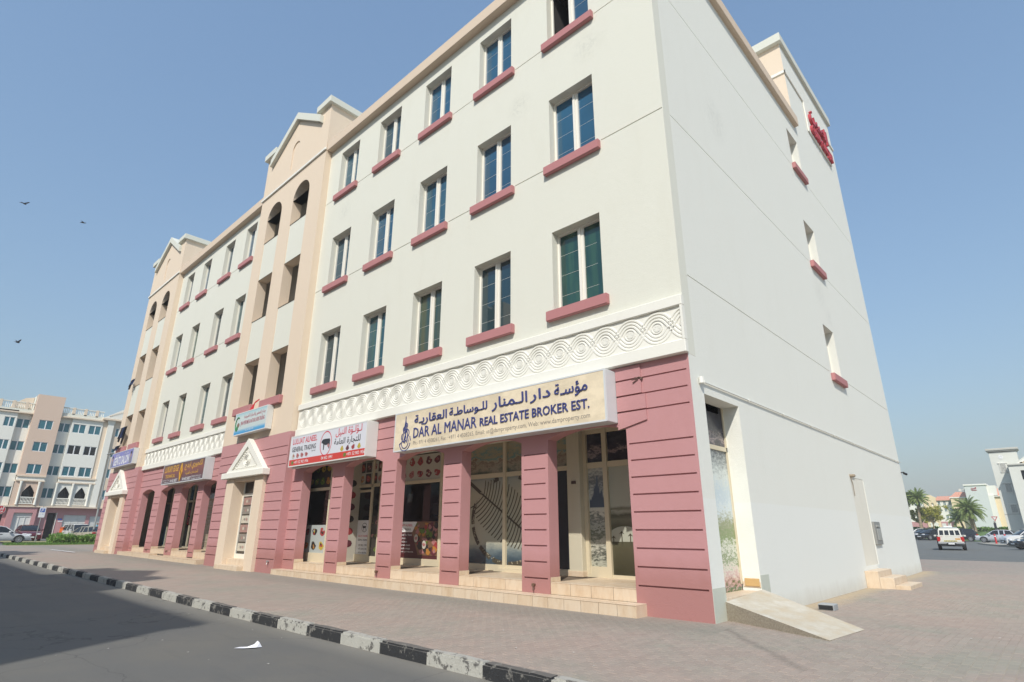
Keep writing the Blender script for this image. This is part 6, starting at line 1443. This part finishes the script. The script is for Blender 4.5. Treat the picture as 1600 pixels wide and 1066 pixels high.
# palms
def palm_crown(n, Lf, droop, seed):
    rnd = random.Random(seed); mb = MB()
    for i in range(n):
        az = 2.399*i + rnd.uniform(-.2, .2); el = 1.35 - 1.75*(i/n)**.9 + rnd.uniform(-.12, .12); Lk = Lf*rnd.uniform(.85, 1.1)
        P_ = Vector((0, 0, 0)); d = Vector((math.cos(az)*math.cos(el), math.sin(az)*math.cos(el), math.sin(el))); pts = []
        for k in range(12): pts.append(P_.copy()); P_ = P_ + d*Lk/11; d = (d + Vector((0, 0, -droop*(.25 + .10*k)*Lk/11))).normalized()
        sdv = Vector((-math.sin(az), math.cos(az), 0))
        mb.tube(pts, [.035*(1 - k/13) + .006 for k in range(12)], 4, 0, False)
        for k in range(1, 12):
            for h_ in (0, .5):
                if k == 11 and h_: continue
                p = pts[k] if not h_ else (pts[k] + pts[min(11, k+1)])/2
                t = (pts[k] - pts[k-1]).normalized(); up = sdv.cross(t)
                ll = .62*Lf/3*math.sin(math.pi*min(.97, .12 + .85*k/11))**.6*rnd.uniform(.85, 1.1)
                for sg in (1, -1):
                    dr = (sdv*sg*.78 + t*.55 + up*.22 + Vector((0, 0, -.22))).normalized(); w_ = t*.06
                    mb.poly([p - w_, p + w_, p + dr*ll + Vector((0, 0, -.10*ll))])
    return mb.mesh('crown', LEAFP)
def palm(label, loc, Ht, Lf, n, lean, seed, r=.22, droop=.9):
    e = empty('palm_tree', loc); tag(e, label, 'palm', 'date palms on the lawn')
    m = MB(); pts = []; rs = []
    for k in range(25):
        f = k/24; pts.append((lean*f*f, .1*math.sin(3*f), Ht*f)); rs.append(r*(1.15 - .3*f)*(1.0 + (.13 if k % 2 else -.03)))
    m.tube(pts, rs, 9); m.build('trunk', BARK, e)
    put('crown', palm_crown(n, Lf, droop, seed), e, (lean, 0, Ht - .05)); return e
palm('broad date palm with a thick trunk in front of the blue-grey wall', (-6.1, 110, 1.25), 3.3, 2.5, 90, -.2, 1, .30)
palm('slender leaning young palm left of the broad date palm', (-7.5, 111, 1.25), 2.2, 2.0, 30, -.45, 2, .14)
palm('tall date palm with a bare trunk behind the yellow-green trees', (-13.1, 110, 1.25), 5.4, 1.95, 60, .35, 3, .19)
palm('tall date palm half hidden by the corner of the cream wall', (-14.55, 110, 1.25), 5.4, 1.95, 56, .25, 4, .19)
def tree(label, loc, H_, R_, seed, mat=LEAFT, n=2600):
    rnd = random.Random(seed); e = empty('acacia_tree', loc); tag(e, label, 'tree', 'yellow-green trees by the palms')
    m = MB(); tips = []
    m.tube([(0, 0, 0), (.05, 0, H_*.22), (0, .05, H_*.42)], [.12, .10, .08], 7)
    for k in range(9):
        a = 2.4*k; rr = R_*rnd.uniform(.45, .95); z_ = H_*rnd.uniform(.55, .9); tip = (rr*math.cos(a), rr*math.sin(a), z_); m.tube([(0, .03, H_*rnd.uniform(.28, .42)), (tip[0]*.5, tip[1]*.5, (H_*.4 + z_)/2), tip], [.06, .04, .015], 5); tips.append(Vector(tip))
    m.build('trunk', BARK, e)
    mb = MB(); cl = []
    for t in tips:
        for _ in range(4): cl.append((t + Vector((rnd.gauss(0, .38), rnd.gauss(0, .38), rnd.gauss(0, .30))), rnd.uniform(.3, .6)))
    def fn():
        c, r = rnd.choice(cl); d = Vector((rnd.gauss(0, 1), rnd.gauss(0, 1), rnd.gauss(0, .8))).normalized(); return c + d*r*rnd.random()**.4, d
    leaves(mb, fn, n, .25); o = mb.build('crown', mat, e); return e
tree('bushy yellow-green tree in front of the gabled white house', (-11.5, 111, 1.3), 3.9, 1.5, 5); tree('yellow-green tree between the two tall palms', (-13.3, 112.5, 1.3), 3.6, 1.2, 6)
# white and yellow houses with red roofs (Y = 170)
YH = 170.0
H1 = empty('terraced_house'); tag(H1, 'white house with red tiled roof and a yellow gable beyond the palms', 'building')
wins = [(-17.38 + 1.13*i, -16.93 + 1.13*i) for i in range(3)] + [(-22.3, -21.8), (-21.2, -20.75), (-24.4, -23.9)]
zr = [(7.56, 8.46), (6.02, 6.80), (4.29, 5.08)]
hs = [(a, b, c, d, None) for a, b in wins for c, d in zr]
m = MB().grid(-30, -14.4, .8, 8.72, [h for h in hs], FR(YH), .3); m.build('wall', WHITE, H1)
for a, b in wins:
    for c, d in zr:
        f = MB(); f.box(a, b, YH + .1, YH + .12, c, d, 0); f.box((a+b)/2 - .05, (a+b)/2 + .05, YH + .06, YH + .10, c, d, 1); f.box(a - .08, b + .08, YH - .06, YH + .0, c - .08, c, 1); f.build('window', [PFAR, GREYW], H1)
m = MB(); m.box(-30, -14.4, YH - .06, YH - .01, .8, 3.6, 0)
for a, b in ((-17.5, -16.65), (-16.3, -15.65), (-19.6, -18.6)): m.box(a, b, YH - .12, YH - .061, .8, 3.2, 1)
m.build('ground_floor', [PINK, GREYS], H1)
m = MB(); m.prism([(-19.9, 3.1), (-18.0, 3.1), (-18.95, 3.9)], FR(YH), -.5, -.13); m.box(-19.7, -18.2, YH - .45, YH - .13, .8, 3.1); m.build('porch', WHITE, H1)
m = MB().prism([(-20.3, .8), (-17.6, .8), (-17.6, 9.4), (-18.3, 9.75), (-18.9, 10.15), (-19.6, 9.75), (-20.3, 9.4)], FR(YH), -.35, 2.5, holes=[[(a, 7.35), (a + .55, 7.35)] + [(a + .275 + .275*math.cos(math.pi*i/6), 7.85 + .275*math.sin(math.pi*i/6)) for i in range(7)] for a in (-19.75, -18.75)]); m.build('gable', YEL, H1)
m = MB(); m.box(-20.0, -18.0, YH + .1, YH + .2, 7.2, 8.3); m.build('gable_window', DARK, H1)
m = MB()
for a, b in ((-30, -20.3), (-17.6, -14.4)): m.poly([(a, YH - .35, 8.72), (b, YH - .35, 8.72), (b, YH + 2.6, 9.75), (a, YH + 2.6, 9.75)]); m.box(a, b, YH - .37, YH - .33, 8.6, 8.72)
m.build('roof', ROOFT, H1)
H2 = empty('corner_house'); tag(H2, 'yellow house block with a red hipped roof behind the broad palm', 'building')
m = MB(); m.box(-14.4, -11.0, YH - 2.0, YH + 8, .8, 9.0); m.build('wall', YEL, H2); m = MB(); m.bbox(-14.6, -10.9, YH - 2.2, YH + 8, 9.0, 9.25, .03); m.build('cornice', WHITE, H2); MB().box(-14.42, -10.98, YH - 2.03, YH - 2.0, 4.5, 4.6).build('string_course', WHITE, H2)
m = MB(); A_ = [(-14.5, YH - 2.1, 9.25), (-10.9, YH - 2.1, 9.25), (-10.9, YH + 6, 9.25), (-14.5, YH + 6, 9.25)]; T_ = [(-13.3, YH - .5, 10.5), (-11.5, YH - .5, 10.5), (-11.5, YH + 5, 10.5), (-13.3, YH + 5, 10.5)]
for i in range(4): m.poly([A_[i], A_[(i+1) % 4], T_[(i+1) % 4], T_[i]])
m.poly(T_); m.build('roof', ROOFT, H2)
m = MB(); disc(m, -12.3, 10.95, .3, .3, YH - .2, n=12); disc(m, -11.5, 11.0, .3, .3, YH - .1, n=12); m.tube([(-12.3, YH - .15, 10.4), (-12.3, YH - .15, 10.9)], .05); m.tube([(-11.5, YH, 10.4), (-11.5, YH, 10.9)], .05); m.build('satellite_dish', GREYW, H2)
H3 = empty('end_block'); tag(H3, 'blue-grey blank end wall with a red roof-level sign beyond the palms', 'building')
m = MB(); m.box(-10.95, -6.9, YH - 5, YH + 12, .8, 11.6, 0); m.build('wall', stucco('bluegrey_render', (.60, .63, .60)), H3)
m = MB(); m.bbox(-11.1, -6.7, YH - 5.2, YH + 12, 11.6, 11.95, .03); m.build('coping', WHITE, H3)
m = MB(); m.box(-6.9, -5.9, YH - 4.9, YH + 12, .8, 9.3, 1); m.box(-6.9, -2.0, YH - 4.0, YH + 12, .8, 9.2, 0); m.box(-6.9, -5.2, YH - 4.5, YH + 8, 9.3, 11.5, 1); m.build('side_wing', [YEL, WHITE], H3)
m = MB(); m.poly([(-6.0, YH - 4.3, 9.2), (-2, YH - 4.3, 9.2), (-2, YH - 1, 11), (-5.4, YH - 1, 11)]); m.box(-6.2, -2, YH - 4.45, YH - 4.28, 9.0, 9.2, 1); m.build('roof', [ROOFT, WHITE], H3)
m = MB(); text_mb(m, arabic('الصين'), -9.75, -8.75, 10.75, 11.25, YH - 5.0, 0, .08, .03); text_mb(m, 'CHINA', -9.7, -8.7, 10.45, 10.7, YH - 5.0, 0, .08, .03); m.build('raised_lettering', flat('roof_letters_red', (.42, .045, .06), .5), H3)
# pale grey tower block with screened windows (Y = 95)
YT = 95.0
H4 = empty('screened_block'); tag(H4, 'pale grey block with ornamental window screens at the right edge of the view', 'building')
def gshift(p): return p
m = MB().grid(-1.10, 1.9, .2, 11.9, [], FR(YT), 2.2); m.build('wall', GREYW, H4)
m = MB(); m.grid(.72, 8.0, .2, 9.8, [(1.85, 2.4, 7.9, 9.1, .3, 1), (1.85, 2.4, 4.6, 5.8, .3, 1)], FR(YT - 2.6), 4.0); m.build('projecting_wing', [GREYW, PDARK], H4)
m = MB(); m.bbox(.62, 8, YT - 2.8, YT + 2, 9.8, 10.0, .02); GCM = flat('grey_cornice', (.48, .47, .41), .8); m.build('cornice', GCM, H4)
m = MB(); m.bbox(-1.25, 2.0, YT - .22, YT + 2.3, 11.98, 12.14, .02); m.bbox(-1.38, 2.15, YT - .36, YT + 2.4, 12.138, 12.42, .03); m.build('coping', GCM, H4); MB().bbox(-1.12, .715, YT - .04, YT - .002, 3.56, 3.64, .01).build('string_course', GCM, H4)
m = MB().prism([(1.2, 10.0), (6.5, 10.0), (3.9, 11.9)], FR(YT - 1.4), 0, 1.2); m.prism([(1.6, 10.1), (6.1, 10.1), (3.9, 11.6)], FR(YT - 1.43), 0, .02, 1, back=False); m.build('pediment', [GREYW, WHITE], H4)
m = MB()
for _ in range(40):
    t = random.uniform(-1, 1); z_ = random.uniform(10.15, 11.3 - abs(t)*1.2); blob(m, 3.9 + t*1.9, z_, .12, YT - 1.45, 0)
m.build('pediment_relief', YEL, H4)
for z0, z1 in ((9.1, 10.35), (6.45, 7.7), (3.75, 4.9)):
    m = MB(); a, b = -.30, .46
    for u0, u1, v0, v1 in ((a, b, z0, z0 + .06), (a, b, z1 - .06, z1), (a, a + .06, z0, z1), (b - .06, b, z0, z1)): m.box(u0, u1, YT - .08, YT - .002, v0, v1)
    m.box(a - .12, b + .12, YT - .12, YT - .002, z1, z1 + .09); m.box(a + .05, b - .05, YT - .01, YT - .002, z0 + .06, z1 - .06, 1)
    for i in range(4):
        for j in range(7): disc(m, a + .14 + .16*i, z0 + .15 + .16*j, .075, .075, YT - .06, 0, 8, ring=.55)
    m.build('window_screen', [WHITE, flat('screen_gap', (.20, .20, .18), .9)], H4)
m = MB(); disc(m, .10, 11.2, .26, .3, YT - .03, 0, 16); disc(m, .10, 11.2, .18, .2, YT - .05, 1, 12, ring=.7); m.build('medallion', [WHT, GREYW], H4)

# ================================================================== opposite block (behind the camera; seen only in glass and by its shadow)
OB = empty('facing_block'); tag(OB, 'cream apartment block across the road', 'building')
YO = -21.5
DX = 1.1
FO = lambda u, v, d: (u + DX, YO - d, v)
wx = [-1.0 - 2.8*i for i in range(17)]
hs = [(x - .7, x + .7, z0, z1, .25, 1) for x in wx for z0, z1 in FZ]
m = MB().grid(-48, 1.4, 0, 17.2, hs, FO, 14); m.build('wall', [CREAM, PBLUE], OB)
m = MB(); m.box(-48.1 + DX, 1.5 + DX, YO - .3, YO + .2, 16.95, 17.35); m.build('cornice', PEACH, OB)
for xc in (-9.2, -30.0):
    m = MB(); m.prism([(xc - 3.1, 0), (xc + 3.1, 0), (xc + 3.1, 19.6), (xc + 2.0, 19.6), (xc + 2.0, 19.2), (xc, 20.5), (xc - 2.0, 19.2), (xc - 2.0, 19.6), (xc - 3.1, 19.6)], lambda u, v, d: (u + DX, YO + .3 - d, v), 0, 3.0); m.build('gable', PEACH, OB)
m = MB(); m.box(-48 + DX, 1.405 + DX, YO - .0, YO + .02, .2, 4.5); m.build('arcade_front', PINK, OB)

# ================================================================== small things
m = MB(); v = [(-.28, -.10, .01), (-.05, -.13, .015), (.22, -.06, .02), (.30, .05, .01), (.05, .10, .012), (-.22, .06, .008), (.16, .10, .13), (.24, .02, .11)]
m.v = v; m.f = [(0, 1, 4, 5), (1, 2, 7, 4), (4, 7, 6), (2, 3, 7), (3, 6, 7)]; m.m = [0] * 5
o = m.build('crumpled_paper', flat('paper_white', (.80, .80, .84), .7)); o.location = (-4.32, -5.72, -.143); o.rotation_euler = (0, 0, .75); o.scale = (.62, .62, .62); tag(o, 'crumpled white sheet of paper lying on the road', 'paper')
m = MB()
random.seed(21)
for _ in range(90):
    x, y = random.uniform(-12, 8), random.uniform(-4.3, 8)
    if (x < .2 and y > -.5) or (0 < x < 2 and -.6 < y < 2.3): continue
    s_ = random.uniform(.006, .02); z = gz(x, y) + .004
    m.poly([(x - s_, y, z), (x, y - s_*.8, z + .004), (x + s_*1.2, y, z + .003), (x + .2*s_, y + s_, z + .006)])
for _ in range(40):
    x, y = random.uniform(-10, 4), random.uniform(-9, -4.8); s_ = random.uniform(.006, .022); z = gz(x, y) - .140
    m.poly([(x - s_, y, z), (x, y - s_*.8, z + .004), (x + s_*1.2, y, z + .003), (x + .2*s_, y + s_, z + .006)])
o = m.build('litter', flat('pale_litter', (.62, .60, .56), .8)); o['kind'] = 'stuff'; tag(o, 'scattered pale specks of litter on the paving and road', 'litter')
def bird(label, loc, rz, flap, span=.62):
    m = MB()
    m.tube([(-.19, 0, 0), (-.10, 0, .005), (.02, 0, .01), (.12, 0, .02), (.17, 0, .035), (.21, 0, .03)], [.012, .04, .055, .045, .028, .006], 8)
    m.poly([(-.15, .02, 0), (-.15, -.02, 0), (-.28, -.06, -.01), (-.28, .06, -.01)])
    for sg in (1, -1):
        h = span/2; z1 = h*.55*math.sin(flap); z2 = h*math.sin(flap*.6)
        m.poly([(.09, sg*.03, .02), (.11, sg*h*.5, .02 + z1), (-.04, sg*h*.5, .015 + z1), (-.09, sg*.03, .015)]); m.poly([(.11, sg*h*.5, .02 + z1), (.02, sg*h, .02 + z2*1.2), (-.05, sg*h*.93, .02 + z2*1.1), (-.04, sg*h*.5, .015 + z1)])
    o = m.build('bird', flat('pigeon_grey', (.07, .07, .08), .7)); o.location = loc; o.rotation_euler = (0, 0, rz); tag(o, label, 'bird', 'pigeons in the sky')
bird('highest pigeon gliding with spread wings in the sky', (-50.7, -7.66, 26.1), 2.3, .35, .85); bird('small pigeon flying closest to the far gabled tower', (-47.6, -4.1, 24.7), 2.5, -.3, .45); bird('lowest pigeon with raised wings in the left sky', (-53.5, -5.44, 15.6), 2.2, 1.1, .6)
hz, ht, hb_ = newmat('hazy_air'); ht.nodes.remove(hb_)
pv = N(ht, 'ShaderNodeVolumePrincipled'); pv.inputs['Color'].default_value = (.93, .95, .97, 1); pv.inputs['Density'].default_value = 0.0009; pv.inputs['Anisotropy'].default_value = -0.05
L(ht, pv.outputs[0], ht.nodes['Material Output'].inputs['Volume'])
o = MB().box(-950, 950, -950, 950, -1.9, 32).build('haze', hz); o['kind'] = 'stuff'; tag(o, 'thin pale dusty haze over the whole street', 'haze')
print('objects', len(COL.objects))
